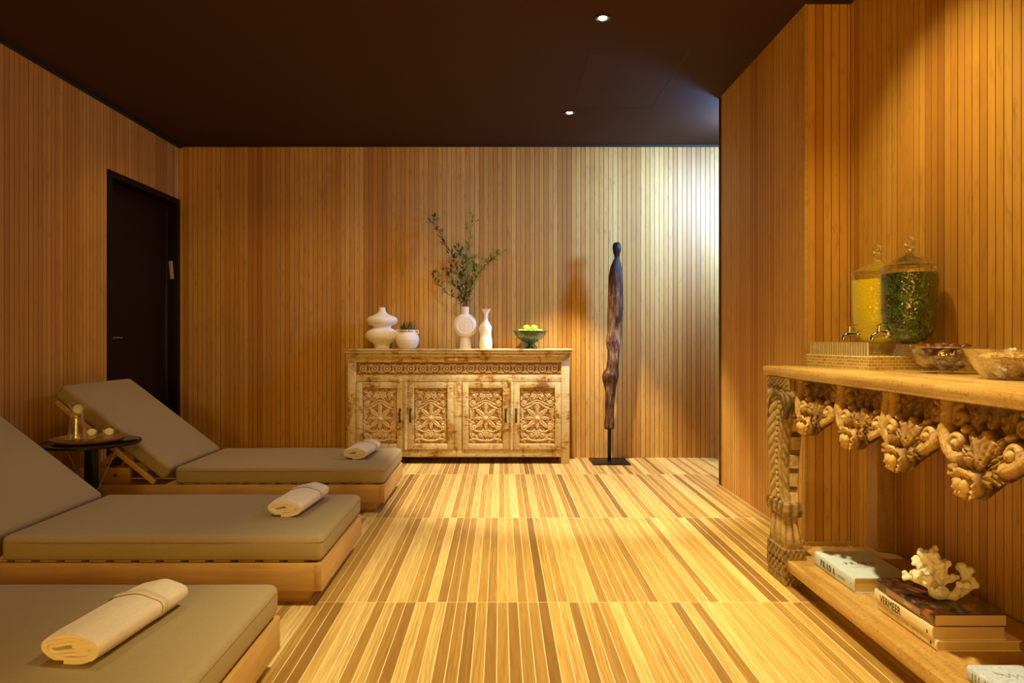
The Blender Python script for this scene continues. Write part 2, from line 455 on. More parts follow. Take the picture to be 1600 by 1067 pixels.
# ------------------------------------------------------------------ more materials
def special_mats():
    g = N('page_block'); z = g.sep(g.coord('Object'))[2]
    s = g.noise(g.comb(0.0, 0.0, g.math('MULTIPLY', z, 900)), 1.0, 3)
    c = g.mix(s, (0.46, 0.33, 0.15), (0.74, 0.60, 0.36)); MAT['pages'] = g.pbr(c, 0.8)
    g = N('printed_jacket'); o = g.coord('Object')
    a = g.noise(o, 9.0, 4, 0.6, 1.2); b = g.noise(g.vmul(o, (1, 0.5, 1)), 16.0, 3, 0.6, 1.0)
    c = g.ramp(a, [(0.34, (0.015, 0.010, 0.008)), (0.52, (0.07, 0.03, 0.018)), (0.64, (0.42, 0.12, 0.03)), (0.74, (0.14, 0.05, 0.03))])
    c = g.mix(g.math('MULTIPLY', g.math('SUBTRACT', b, 0.58, clamp=True), 2.5), c, (0.45, 0.30, 0.26))
    MAT['jacket'] = g.pbr(c, 0.22, 0, None, Coat_Weight=0.4)
    g = N('pale_blue_cover'); o = g.coord('Object')
    a = g.noise(o, 26.0, 3, 0.6, 3.0)
    c = g.ramp(a, [(0.35, (0.46, 0.62, 0.95)), (0.5, (0.66, 0.78, 1.0)), (0.58, (0.36, 0.50, 0.86)), (0.66, (0.66, 0.78, 1.0))])
    MAT['blue_cover'] = g.pbr(c, 0.35)
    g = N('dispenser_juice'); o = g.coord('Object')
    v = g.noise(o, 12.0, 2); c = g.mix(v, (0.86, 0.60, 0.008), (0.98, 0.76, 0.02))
    MAT['juice'] = g.pbr(c, 0.35, 0, g.bump(g.voronoi(o, 120.0).outputs['Distance'], 0.5, 0.004), Emission_Color=(0.85, 0.60, 0.005, 1), Emission_Strength=0.16)  # faint emission added so the juice looks luminous; no lamp inside
    g = N('green_infusion'); o = g.coord('Object')
    a = g.noise(o, 16.0, 4, 0.6, 2.0)
    c = g.ramp(a, [(0.35, (0.003, 0.014, 0.003)), (0.5, (0.012, 0.07, 0.008)), (0.62, (0.035, 0.15, 0.015)), (0.75, (0.12, 0.22, 0.03))])
    MAT['infusion'] = g.pbr(c, 0.12, 0, g.bump(g.voronoi(o, 130.0).outputs['Distance'], 1.0, 0.006))
    # mother of pearl mosaic: small staggered bricks
    g = N('pearl_mosaic'); o = g.coord('UV'); br = g.n('ShaderNodeTexBrick'); g.set(br, 'Vector', o)
    for k, v in (('Scale', 1.0), ('Mortar Size', 0.0011), ('Brick Width', 0.026), ('Row Height', 0.0125), ('Mortar Smooth', 0.1)): br.inputs[k].default_value = v
    br.inputs['Color1'].default_value = (0.30, 0.18, 0.035, 1); br.inputs['Color2'].default_value = (0.48, 0.33, 0.10, 1); br.inputs['Mortar'].default_value = (0.80, 0.66, 0.36, 1)
    n = g.noise(g.coord('Object'), 160.0, 3)
    c = g.mix(g.math('MULTIPLY', n, 0.35), br.outputs['Color'], (0.80, 0.66, 0.36)); MAT['mosaic'] = g.pbr(c, 0.2, 0, g.bump(n, 0.2, 0.002))
    g = N('granola_mix'); o = g.coord('Object'); v = g.voronoi(o, 110.0)
    c = g.ramp(g.sep(v.outputs['Color'])[0], [(0.0, (0.10, 0.03, 0.008)), (0.4, (0.34, 0.15, 0.03)), (0.7, (0.56, 0.32, 0.08)), (1.0, (0.70, 0.48, 0.18))])
    MAT['granola'] = g.pbr(c, 0.6, 0, g.bump(v.outputs['Distance'], 1.0, 0.006))
    g = N('date_skin'); o = g.coord('Object'); a = g.noise(o, 90.0, 3)
    c = g.mix(a, (0.05, 0.013, 0.006), (0.17, 0.055, 0.02)); MAT['date'] = g.pbr(c, 0.3, 0, g.bump(a, 0.6, 0.004))
    g = N('weathered_dark_wood'); o = g.coord('Object'); z = g.sep(o)[2]
    st = g.noise(g.vmul(o, (30, 30, 3.0)), 1.0, 6, 0.68, 1.5); a = g.noise(g.vmul(o, (1, 1, 0.4)), 14.0, 4, 0.6)
    f = g.math('ADD', g.math('MULTIPLY', st, 0.6), g.math('MULTIPLY', a, 0.45))
    c = g.ramp(f, [(0.36, (0.014, 0.007, 0.004)), (0.49, (0.075, 0.028, 0.010)), (0.58, (0.20, 0.11, 0.055)), (0.72, (0.48, 0.36, 0.24))])
    hi = g.math('MULTIPLY', g.math('SUBTRACT', z, 1.50), 4.5, clamp=True)
    c = g.mix(hi, c, (0.010, 0.007, 0.006)); MAT['driftwood'] = g.pbr(c, g.math('SUBTRACT', 0.75, g.math('MULTIPLY', hi, 0.35)), 0, g.bump(st, 0.8, 0.01), Specular_IOR_Level=0.3)
    g = N('green_glass'); o = g.coord('Object'); a = g.noise(o, 40.0, 3)
    c = g.mix(a, (0.02, 0.05, 0.012), (0.07, 0.14, 0.03)); MAT['green_glass'] = g.pbr(c, 0.12, 0, g.bump(g.voronoi(o, 45.0).outputs['Distance'], 0.5, 0.006), Coat_Weight=0.5)
    g = N('coral'); o = g.coord('Object'); a = g.noise(o, 220.0, 3)
    c = g.mix(a, (0.78, 0.74, 0.62), (0.92, 0.90, 0.84)); MAT['coral'] = g.pbr(c, 0.8, 0, g.bump(a, 0.9, 0.004))
    g = N('lamp_glow'); e = g.n('ShaderNodeEmission'); g.set(e, 0, (1.0, 0.88, 0.70, 1)); g.set(e, 1, 60.0); g.t.links.new(e.outputs[0], g.out.inputs[0]); MAT['glow'] = g.m
special_mats()
mat_glass('clear_glass', (0.985, 0.985, 0.97), 0.0, gloss=1.1, ew=0.30, cap=0.42, edge=(0.7, 0.62, 0.4))
mat_glass('hammered_glass', (0.98, 0.98, 0.95), 0.8, 85.0, 0.8, (0.5, 0.45, 0.3), vor=True, ew=0.08, cap=0.16)
mat_glass('cut_glass', (0.98, 0.98, 0.95), 0.6, 45.0, 1.6, (0.92, 0.88, 0.75), ew=0.14, cap=0.34)
mat_glass('rail_glass', (0.95, 0.92, 0.80), 0.2, 45.0, 1.4, (0.95, 0.88, 0.68), ew=0.3, cap=0.3, body=0.05)
mat_glass('foot_glass', (0.93, 0.90, 0.80), 0.9, 60.0, 1.6, (0.85, 0.75, 0.5), ew=0.5, cap=0.6, body=0.18)
mat_glass('lid_glass', (0.97, 0.97, 0.93), 0.15, 40.0, 1.3, (0.5, 0.42, 0.25), ew=0.45, cap=0.7)
mat_glass('smoke_glass', (0.10, 0.12, 0.11), 0.0, gloss=1.2, edge=(0.02, 0.05, 0.045), ew=0.6)

# ------------------------------------------------------------------ the setting
H = 1.05; CEIL = 2.74
XL, YB = -2.82, 5.99               # left wall, far wall
XJ, YJ0, YJ1 = 1.543, 3.459, 4.83  # projecting wall block on the right
XR, YN = 1.773, -2.6               # right wall, wall behind the camera

def slat_wall(name, p0, p1, nrm, z0=0.0, z1=CEIL, holes=(), back=0.10, P=0.0405):
    """slatted cladding from p0 to p1 (xy); nrm points into the room. holes: (s0, s1, ztop)"""
    p0, p1, nrm = Vector((*p0, 0)), Vector((*p1, 0)), Vector((*nrm, 0))
    L = (p1 - p0).length; d = (p1 - p0) / L
    bm = bmesh.new(); uvl = bm.loops.layers.uv.new('UVMap'); r = random.Random(sum(map(ord, name)))
    segs = [0.0]; S = []
    n = int(math.ceil(L / P))
    for k in range(n):
        a = k * P; b = min(L, (k + 1) * P)
        g = 0.0017 + (0.0022 if r.random() < 0.10 else 0) + 0.0006 * r.random()
        S.append((a, b, g))
    def quad(pts, uvs):
        f = bm.faces.new([bm.verts.new(q) for q in pts])
        for l, u in zip(f.loops, uvs): l[uvl].uv = u
    def strip(s0, d0, s1, d1, za, zb):
        A = p0 + d * s0 + nrm * d0; B = p0 + d * s1 + nrm * d1
        quad([A + Vector((0, 0, za)), B + Vector((0, 0, za)), B + Vector((0, 0, zb)), A + Vector((0, 0, zb))],
             [(s0, za), (s1, za), (s1, zb), (s0, zb)])
    for (a, b, g) in S:
        za = z0
        for (h0, h1, zt) in holes:
            if (a + b) / 2 > h0 and (a + b) / 2 < h1: za = zt
        D = -0.009
        pr = [(a, D), (a + g * 0.5, D), (a + g * 0.5, -0.001), (a + g * 0.5 + 0.0012, 0), (b - g * 0.5 - 0.0012, 0), (b - g * 0.5, -0.001), (b - g * 0.5, D), (b, D)]
        for (s0, d0), (s1, d1) in zip(pr[:-1], pr[1:]): strip(s0, d0, s1, d1, za, z1)
    # solid backing
    for (h0, h1, za) in [(0, L, z0)] if not holes else [(0, holes[0][0], z0), (holes[0][0], holes[0][1], holes[0][2]), (holes[0][1], L, z0)]:
        if h1 - h0 < 1e-4: continue
        A, B = p0 + d * h0 - nrm * 0.009, p0 + d * h1 - nrm * 0.009; C_, D_ = B - nrm * back, A - nrm * back
        lo = [Vector((q.x, q.y, za)) for q in (A, B, C_, D_)]; hi = [Vector((q.x, q.y, z1)) for q in (A, B, C_, D_)]
        for q in (lo[::-1], hi, [lo[1], lo[2], hi[2], hi[1]], [lo[2], lo[3], hi[3], hi[2]], [lo[3], lo[0], hi[0], hi[3]]):
            f = bm.faces.new([bm.verts.new(x) for x in q])
            for l in f.loops: l[uvl].uv = (0.02, l.vert.co.z)
    me = bpy.data.meshes.new(name); bm.to_mesh(me); bm.free()
    o = link(name, me, MAT['slat'], sharp=False)
    return tag(o, kind='structure')

XC = 4.2
slat_wall('wall_back', (XL, YB), (XC, YB), (0, -1))
slat_wall('wall_left', (XL, YN), (XL, YB), (1, 0), holes=((4.895 - YN, YB - YN + 1, 2.262),))
slat_wall('wall_right', (XR, YJ0), (XR, YN), (-1, 0))
slat_wall('wall_right_projection', (XJ, YJ1), (XJ, YJ0 + 0.014), (-1, 0), back=0.05)
slat_wall('wall_right_step', (XJ + 0.012, YJ0), (XR, YJ0), (0, -1), back=0.05)
slat_wall('wall_right_corridor', (XC, YJ1), (XJ, YJ1), (0, 1), back=0.05)
slat_wall('wall_corridor_end', (XC, YB), (XC, YJ1), (-1, 0))
slat_wall('wall_front', (XR, YN), (XL, YN), (0, 1))
def struct(name, mb, mat):
    return tag(link(name, mb.mesh(name), MAT[mat]), kind='structure')
struct('floor', MB().box(XL - .2, XC + .1, YN - .1, YB + .1, -0.08, 0.0), 'floor')
struct('ceiling', MB().box(XL - .1, XC + .1, YN - .1, YB + .1, CEIL, CEIL + .08), 'ceiling_paint')
struct('trim_1', MB().box(XJ - 0.003, XJ + 0.012, YJ0 - 0.004, YJ0 + 0.004, 0.0, CEIL, 0.0015), 'teak')
b = MB(); b.box(XJ - 0.012, XJ, YJ0, YJ1 + 0.01, 0, 0.018); struct('baseboard_right', b, 'teak_end')
struct('baseboard_step', MB().box(XJ, XR, YJ0 - 0.012, YJ0, 0, 0.02), 'teak')
struct('shadow_strip_left', MB().box(XL, XL + 0.03, YN, YB, CEIL - 0.028, CEIL), 'dark_trim')  # dark strip standing in for the shadow gap under the ceiling
struct('shadow_strip_far', MB().box(XL, XJ + 0.4, YB - 0.02, YB, CEIL - 0.016, CEIL), 'dark_trim')  # same stand-in for a shadow gap, along the far wall
hp = MB()
for q in ((0.53, 1.112, 3.99, 3.993), (0.53, 1.112, 5.017, 5.02), (0.53, 0.533, 3.993, 5.017), (1.109, 1.112, 3.993, 5.017)): hp.box(*q, CEIL - 0.0008, CEIL + 0.002)
tag(link('trim_4', hp.mesh(), MAT['dark_trim']), kind='structure')

# door on the left wall, leaf set back inside its frame
d = tag(link('door_1', MB().box(XL - 0.115, XL - 0.075, 4.95, 5.93, 0.004, 2.215, 0.002).mesh(), MAT['door_paint']), kind='structure')
fm = MB(); fm.box(XL - 0.12, XL + 0.012, 4.895, 4.95, 0, 2.262, 0.003); fm.box(XL - 0.12, XL + 0.012, 5.93, 5.989, 0, 2.262, 0.003); fm.box(XL - 0.12, XL + 0.012, 4.95, 5.93, 2.215, 2.262, 0.003)
fm.part('door_frame', MAT['door_frame_paint'], d)
hn = MB(); hn.tube([(XL - 0.078, 5.03, 1.05), (XL - 0.030, 5.03, 1.05)], 0.008, 10); hn.tube([(XL - 0.034, 5.025, 1.052), (XL - 0.034, 5.15, 1.052)], 0.0065, 10)
hn.lathe([(0, 0), (0.02, 0), (0.02, 0.006), (0, 0.006)], (XL - 0.076, 5.03, 1.05), 20, axis='X')
hn.part('door_handle', MAT['steel'], d)
pl = MB().obox((XL - 0.036, 5.925, 1.64), (1, 0, 0.08), (0, 1, 0), (-0.08, 0, 1), 0.016, 0.003, 0.078, 0.001)
pl.part('latch_plate', MAT['paper_tan'], d)
sl = MB().box(XL - 0.074, XL - 0.070, 5.922, 5.929, 0.01, 2.20); sl.part('edge_seal', MAT['steel'], d)

# ceiling downlights
def downlight(x, y, label):
    t = thing('ceiling_downlight', label, 'light', (x, y, CEIL), 'recessed ceiling downlights')
    MB().lathe([(0.030, 0.0), (0.044, 0.0), (0.044, -0.004), (0.034, -0.005), (0.030, 0.0)], (x, y, CEIL), 32).part('trim_ring', MAT['dark_trim'], t)
    MB().lathe([(0, -0.0005), (0.022, -0.0005), (0.022, -0.003), (0, -0.003)], (x, y, CEIL), 24).part('lens', MAT['glow'], t)
downlight(0.54, 3.606, 'larger bright recessed ceiling spotlight nearer the camera, at the top of the photo')
downlight(0.518, 5.123, 'smaller recessed ceiling spotlight farther back, in front of the carved sideboard')

# ------------------------------------------------------------------ sun loungers
def cushion(x0, x1, y0, y1, z0, z1, r=0.03, puff=0.006):
    mb = MB(); nx, ny = 22, 14
    m = MB(); m.box(x0, x1, y0, y1, z0, z1, r, 4)
    bm = m.bm
    bmesh.ops.subdivide_edges(bm, edges=[e for e in bm.edges if e.calc_length() > 0.08], cuts=12, use_grid_fill=True)
    cx, cy = (x0 + x1) / 2, (y0 + y1) / 2
    for v in bm.verts:
        u = (v.co.x - cx) / (x1 - x0) * 2; w = (v.co.y - cy) / (y1 - y0) * 2
        if v.co.z > (z0 + z1) / 2: v.co.z += puff * (1 - u ** 4) * (1 - w ** 4) + 0.002 * mnoise.noise(v.co * 5)
        v.co.y += 0.003 * mnoise.noise(Vector((v.co.x * 4, v.co.z * 20, cy))) * abs(w)
    return m
def make_lounger():
    # local: foot end at x=0, head toward -x, y from 0 (camera side) to .75
    t = thing('sun_lounger', 'x', 'sun lounger', (0, 0, 0), 'low teak loungers in a row')
    W = 0.75
    f = MB()
    f.box(-1.98, 0, 0, 0.028, 0.060, 0.168, 0.003); f.box(-1.98, 0, W - 0.028, W, 0.060, 0.168, 0.003)
    f.part('side_rail', MAT['teak'], t)
    MB().box(-0.026, 0.004, -0.002, W + 0.002, 0.060, 0.166, 0.003).part('end_rail', MAT['teak_end'], t)
    MB().box(-1.98, -1.95, 0.03, W - 0.03, 0.060, 0.155, 0.003).part('head_rail', MAT['teak_end'], t)
    p = MB(); p.box(-1.90, -0.06, 0.045, W - 0.045, 0.0, 0.060, 0.002); p.part('plinth', MAT['teak'], t)
    for k in range(13):
        x = -0.075 - k * 0.098
        MB().box(x - 0.066, x, 0.03, W - 0.03, 0.150, 0.172, 0.002).part('deck_slat', MAT['teak_end'], t)
    c = cushion(-1.262, 0.004, 0.006, W - 0.002, 0.172, 0.272, 0.026); co = c.part('seat_cushion', MAT['cushion'], t)
    # piping seams round the top and bottom edges
    def piping(x0, x1, y0, y1, z, par, M=None):
        r = 0.022; pts = []
        for cx, cy, a0 in ((x1 - r, y1 - r, 0), (x0 + r, y1 - r, 90), (x0 + r, y0 + r, 180), (x1 - r, y0 + r, 270)):
            for k in range(5):
                a = math.radians(a0 + k * 22.5); pts.append(Vector((cx + r * math.cos(a), cy + r * math.sin(a), z)))
        pts.append(pts[0])
        if M: pts = [M @ q for q in pts]
        m = MB().tube(pts, 0.0014, 6, cap=False); m.part('piping', MAT['piping'], par)
    piping(-1.262, 0.003, 0.007, W - 0.003, 0.247, co)
    # reclined back: rotate about the hinge
    hx, hz = -1.275, 0.268; ang = math.radians(37.5)
    R = Matrix.Translation((hx, 0, hz)) @ Matrix.Rotation(ang, 4, 'Y')
    b = cushion(-0.83, 0.0, 0.006, W - 0.002, -0.096, 0.0, 0.026)
    b.map(lambda v: R @ v); bo = b.part('back_cushion', MAT['cushion'], t)
    piping(-0.83, -0.001, 0.007, W - 0.003, -0.024, bo, R)
    a2 = math.radians(39.5); R2 = Matrix.Translation((-1.39, 0, 0.168)) @ Matrix.Rotation(a2, 4, 'Y')
    fr = MB(); fr.box(-0.765, 0, 0.0, 0.03, 0.0, 0.030, 0.003, M=R2); fr.box(-0.765, 0, W - 0.03, W, 0.0, 0.030, 0.003, M=R2); fr.box(-0.765, -0.735, 0.03, W - 0.03, 0.002, 0.028, 0.002, M=R2)
    fr.part('backrest_frame', MAT['teak'], t)
    for k in range(6):
        x = -0.09 - k * 0.11
        MB().box(x - 0.07, x, 0.03, W - 0.03, 0.008, 0.030, 0.002, M=R2).part('backrest_slat', MAT['teak_end'], t)
    for y in (0.10, W - 0.10):
        s = MB(); s.obox((-1.73, y, 0.285), (0.78, 0, 0.62), (0, 1, 0), (-0.62, 0, 0.78), 0.150, 0.011, 0.018, 0.002); s.part('support_strut', MAT['teak'], t)
    bk = MB().box(-1.86, -1.55, 0.045, 0.075, 0.165, 0.262, 0.003); bo2 = bk.part('ratchet_block', MAT['teak'], t)
    for x in (-1.80, -1.64): MB().lathe([(0, 0), (0.010, 0), (0.009, 0.005), (0, 0.006)], (x, 0.0455, 0.215), 12, axis='Y').map(lambda v: (v.x, 0.0455 - (v.y - 0.0455), v.z)).part('bolt', MAT['old_iron'], bo2)
    return t
def copy_tree(o, parent=None):
    c = o.copy(); COL.objects.link(c)
    if parent is not None: c.parent = parent
    for ch in [k for k in CH.get(o.name, [])]: copy_tree(ch, c)
    return c
CH = {}
def index_children():
    CH.clear()
    for o in COL.objects:
        if o.parent is not None: CH.setdefault(o.parent.name, []).append(o)
L0 = make_lounger(); index_children()
LY = (1.425, 2.668, 4.10)
LBL = ('nearest grey-beige cushioned sun lounger, only its foot end and thin wooden side in view',
       'middle grey-beige sun lounger, its raised back cut off by the left photo edge',
       'farthest grey-beige sun lounger with raised back, beside the dark door and the glass-topped side table')
loungers = []
for k, y in enumerate(LY):
    o = L0 if k == 0 else copy_tree(L0)
    o.location = (-0.70 - (0.006 if k == 0 else 0), y, 0); o['label'] = LBL[k]; loungers.append(o)

# ------------------------------------------------------------------ rolled towels
def towel_mesh():
    # a sheet folded flat and rolled: cross-section spiral, swept along +y
    W2, H2, th = 0.078, 0.034, 0.0094; turns = 3.5; n = 260; c = []
    for i in range(n + 1):
        t = i / n; a = -0.55 * PI + turns * 2 * PI * (t ** 0.92); q = 1 - 0.125 * 2.35 * (turns * t ** 0.92)
        rx, rz = max(0.012, W2 - th * 0.98 * turns * t), max(0.0035, H2 - th * 0.98 * turns * t)
        # superellipse
        ca, sa = math.cos(a), math.sin(a); e = 0.90
        c.append((rx * math.copysign(abs(ca) ** e, ca), rz * math.copysign(abs(sa) ** e, sa) + H2))
    c = np.array(c); c[:, 1] += 0.0022 * np.sin(c[:, 0] * 70 + 1) * (c[:, 1] > 0.01); tn = np.gradient(c, axis=0); tn /= np.linalg.norm(tn, axis=1)[:, None] + 1e-9
    nm = np.stack([-tn[:, 1], tn[:, 0]], 1)
    a = c + nm * (th * 0.44); b = c - nm * (th * 0.44)
    loop = np.concatenate([a, b[::-1]]); m = len(loop)
    ny = 40; L = 0.375; co = []
    for j in range(ny):
        v = j / (ny - 1); y = -L / 2 + L * v; e = 1.0 - 0.05 * (abs(2 * v - 1) ** 6)
        for k, (x, z) in enumerate(loop):
            lay = (k if k < len(a) else 2 * len(a) - 1 - k) / len(a)
            edge = 0.006 * mnoise.noise(Vector((lay * 9, 3.0, v * 2))) * (1 if v > .5 else -1) * (abs(2 * v - 1) ** 4)
            zz = 0.0045 + (z - 0.0045) * e if z > 0.0045 else z
            w = 0.0022 * mnoise.noise(Vector((x * 26, y * 12, z * 26 + 4)))
            co.append((x * e + w, y + edge, max(0.0, zz + 0.0045 + w)))
    F = []
    for j in range(ny - 1):
        for k in range(m):
            k2 = (k + 1) % m; F.append((j * m + k, j * m + k2, (j + 1) * m + k2, (j + 1) * m + k))
    na = len(a)
    for k in range(na - 1):
        F.append((k, 2 * na - 1 - k, 2 * na - 2 - k, k + 1))
        o = (ny - 1) * m; F.append((o + k, o + k + 1, o + 2 * na - 2 - k, o + 2 * na - 1 - k))
    return np_mesh('towel', co, F)
tw = towel_mesh()
def band_mesh():
    W2, H2 = 0.078, 0.034; co = []; n = 90
    for j, y in enumerate((0.058, 0.059, 0.081, 0.082)):
        dr = 0.0 if j in (0, 3) else 0.0009
        for i in range(n):
            a = -0.30 * PI + 1.62 * PI * i / (n - 1); ca, sa = math.cos(a), math.sin(a); e = 0.90
            x = (W2 + 0.0036 + dr) * math.copysign(abs(ca) ** e, ca); z = (H2 + 0.0036 + dr) * math.copysign(abs(sa) ** e, sa) + H2
            z += 0.0022 * math.sin(x * 70 + 1)
            w = 0.0022 * mnoise.noise(Vector((x * 26, y * 12, z * 26 + 4)))
            co.append((x + w, y, max(0.001, z + 0.0045 + w)))
    F = [(j * n + i, j * n + i + 1, (j + 1) * n + i + 1, (j + 1) * n + i) for j in range(3) for i in range(n - 1)]
    return np_mesh('band', co, F)
TL = (('rolled white towel with a beige band on the nearest lounger', (-1.0, 1.80, -6)),
      ('rolled white towel on the middle lounger', (-0.920, 3.13, -4)),
      ('rolled white towel on the farthest lounger, in front of the carved sideboard', (-0.915, 4.53, -4)))
t0 = None
for k, (lb, (x, y, a)) in enumerate(TL):
    if k == 0:
        t = thing('rolled_towel', lb, 'towel', (0, 0, 0), 'rolled towels on the loungers')
        link('towel_roll', tw, MAT['towel'], t, 75); link('woven_band', band_mesh(), MAT['towel_band'], t, 60); t0 = t; index_children()
    else:
        t = copy_tree(t0); t['label'] = lb
    t.location = (x, y, 0.2785); t.rotation_euler = (0, 0, math.radians(a))

# ------------------------------------------------------------------ side table, tray, carafe, tumblers
TX, TY = -2.255, 3.765
st = thing('side_table', 'low round side table with a dark glass top between the middle and farthest loungers', 'side table', (TX, TY, 0))
MB().lathe([(0, 0.466), (0.236, 0.466), (0.243, 0.470), (0.243, 0.476), (0.236, 0.480), (0, 0.480)], (TX, TY, 0), 64).part('glass_top', MAT['smoke_glass'], st)
MB().lathe([(0.243, 0.466), (0.2465, 0.468), (0.2465, 0.478), (0.243, 0.480)], (TX, TY, 0), 64).part('rim', MAT['black_iron'], st)
MB().lathe([(0, 0.462), (0.05, 0.462), (0.05, 0.4655), (0, 0.4655)], (TX, TY, 0), 24).part('mount_plate', MAT['black_iron'], st)
MB().box(TX - 0.026, TX + 0.026, TY - 0.026, TY + 0.026, 0.012, 0.462, 0.004).part('pedestal', MAT['black_iron'], st)
MB().lathe([(0, 0), (0.15, 0), (0.15, 0.008), (0.145, 0.012), (0, 0.012)], (TX, TY, 0), 48).part('base', MAT['black_iron'], st)
for sx, sy in ((1, 0.0), (-1, 0.0)):
    MB().tube([(TX + sx * 0.15, TY + sy, 0.464), (TX + sx * 0.02, TY, 0.19)], 0.0032, 8).part('brace_rod', MAT['steel'], st)
tr = MB().lathe([(0, 0.0), (0.12, 0.0), (0.168, 0.008), (0.184, 0.020), (0.186, 0.024), (0.182, 0.024), (0.164, 0.013), (0.12, 0.007), (0, 0.006)], (TX - 0.005, TY - 0.01, 0.480), 64).mesh()
solo('serving_tray', tr, MAT['tray_wood'], 'round brown wooden tray on the side table, holding a carafe and two tumblers', 'tray')
zt = 0.4865
cf = thing('carafe', 'clear flared glass carafe with lemon slices in its neck, on the wooden tray', 'carafe', (TX - 0.073, TY - 0.01, zt))
cx, cy = TX - 0.073, TY - 0.01
CP = [(0.050, 0.0), (0.0515, 0.004), (0.047, 0.03), (0.040, 0.08), (0.033, 0.13), (0.0295, 0.155), (0.031, 0.170), (0.041, 0.192), (0.048, 0.203)]
MB().lathe([(0, 0)] + CP + [(r - 0.0022, z) for r, z in CP[::-1][:-2]] + [(0.045, 0.006), (0, 0.006)], (cx, cy, zt), 48).part('glass_body', MAT['cut_glass'], cf)
MB().lathe([(0, 0.007), (0.0450, 0.007), (0.0435, 0.03), (0.0365, 0.08), (0.030, 0.128), (0, 0.128)], (cx, cy, zt), 40).part('water', MAT['clear_glass'], cf)
def slice_(c, r, th, ax, name, par):
    m = MB().lathe([(0, -th / 2), (r, -th / 2), (r, th / 2), (0, th / 2)], (0, 0, 0), 24)
    q = Vector((0, 0, 1)).rotation_difference(Vector(ax)).to_matrix().to_4x4()
    m.map(lambda v: Matrix.Translation(c) @ q @ v); o = m.part(name, MAT['lemon_pale'], par)
    m = MB().lathe([(r, -th / 2), (r * 1.06, -th / 2), (r * 1.06, th / 2), (r, th / 2)], (0, 0, 0), 24)
    m.map(lambda v: Matrix.Translation(c) @ q @ v); m.part('rind', MAT['lemon'], o)
slice_((cx, cy, zt + 0.152), 0.022, 0.006, (0.3, 0.2, 1), 'lemon_slice', cf)
slice_((cx + 0.004, cy, zt + 0.172), 0.024, 0.006, (0.6, -0.8, 0.5), 'lemon_slice', cf)
for k, (x, y, lb) in enumerate(((TX + 0.018, TY - 0.03, 'small clear glass tumbler with lemon, next to the carafe on the tray'), (TX + 0.098, TY - 0.005, 'small clear glass tumbler with a pale lemon slice, rightmost on the tray'))):
    g = thing('glass_tumbler', lb, 'tumbler', (x, y, zt), 'tumblers on the tray')
    P = [(0.024, 0), (0.026, 0.004), (0.029, 0.030), (0.0325, 0.060)]
    MB().lathe([(0, 0)] + P + [(r - 0.0018, z) for r, z in P[::-1][:-1]] + [(0, 0.006)], (x, y, zt), 36).part('glass_body', MAT['clear_glass'], g)
    MB().lathe([(0, 0.0065), (0.0238, 0.0065), (0.026, 0.030), (0, 0.030)], (x, y, zt), 30).part('water', MAT['clear_glass'], g)
    slice_((x, y, zt + 0.026), 0.021, 0.006, (0.2, -0.4, 1), 'lemon_slice', g)
    slice_((x + 0.002, y, zt + 0.047), 0.021, 0.006, (0.35, -0.6, 0.6), 'lemon_slice', g)
# ------------------------------------------------------------------ carved sideboard
def relief_sheet(name, u0, u1, v0, v1, nu, nv, fn, place, mat, parent, rim=0.004):
    """carved sheet; place(u, v, h) -> xyz. Border is pulled back to h=-rim"""
    us, vs = np.linspace(u0, u1, nu), np.linspace(v0, v1, nv)
    U, V = np.meshgrid(us, vs, indexing='ij'); R = Relief(U, V); fn(R)
    Hh = R.H
    co = [place(U[i, j], V[i, j], Hh[i, j]) for i in range(nu) for j in range(nv)]
    hm = max(1e-6, Hh.max()); at = list(np.clip(Hh / hm * 1.25, 0, 1).ravel())
    F = grid_faces(nu, nv)
    me = np_mesh(name, co, F, at)
    return link(name, me, MAT[mat], parent, 50, sharp='flat')

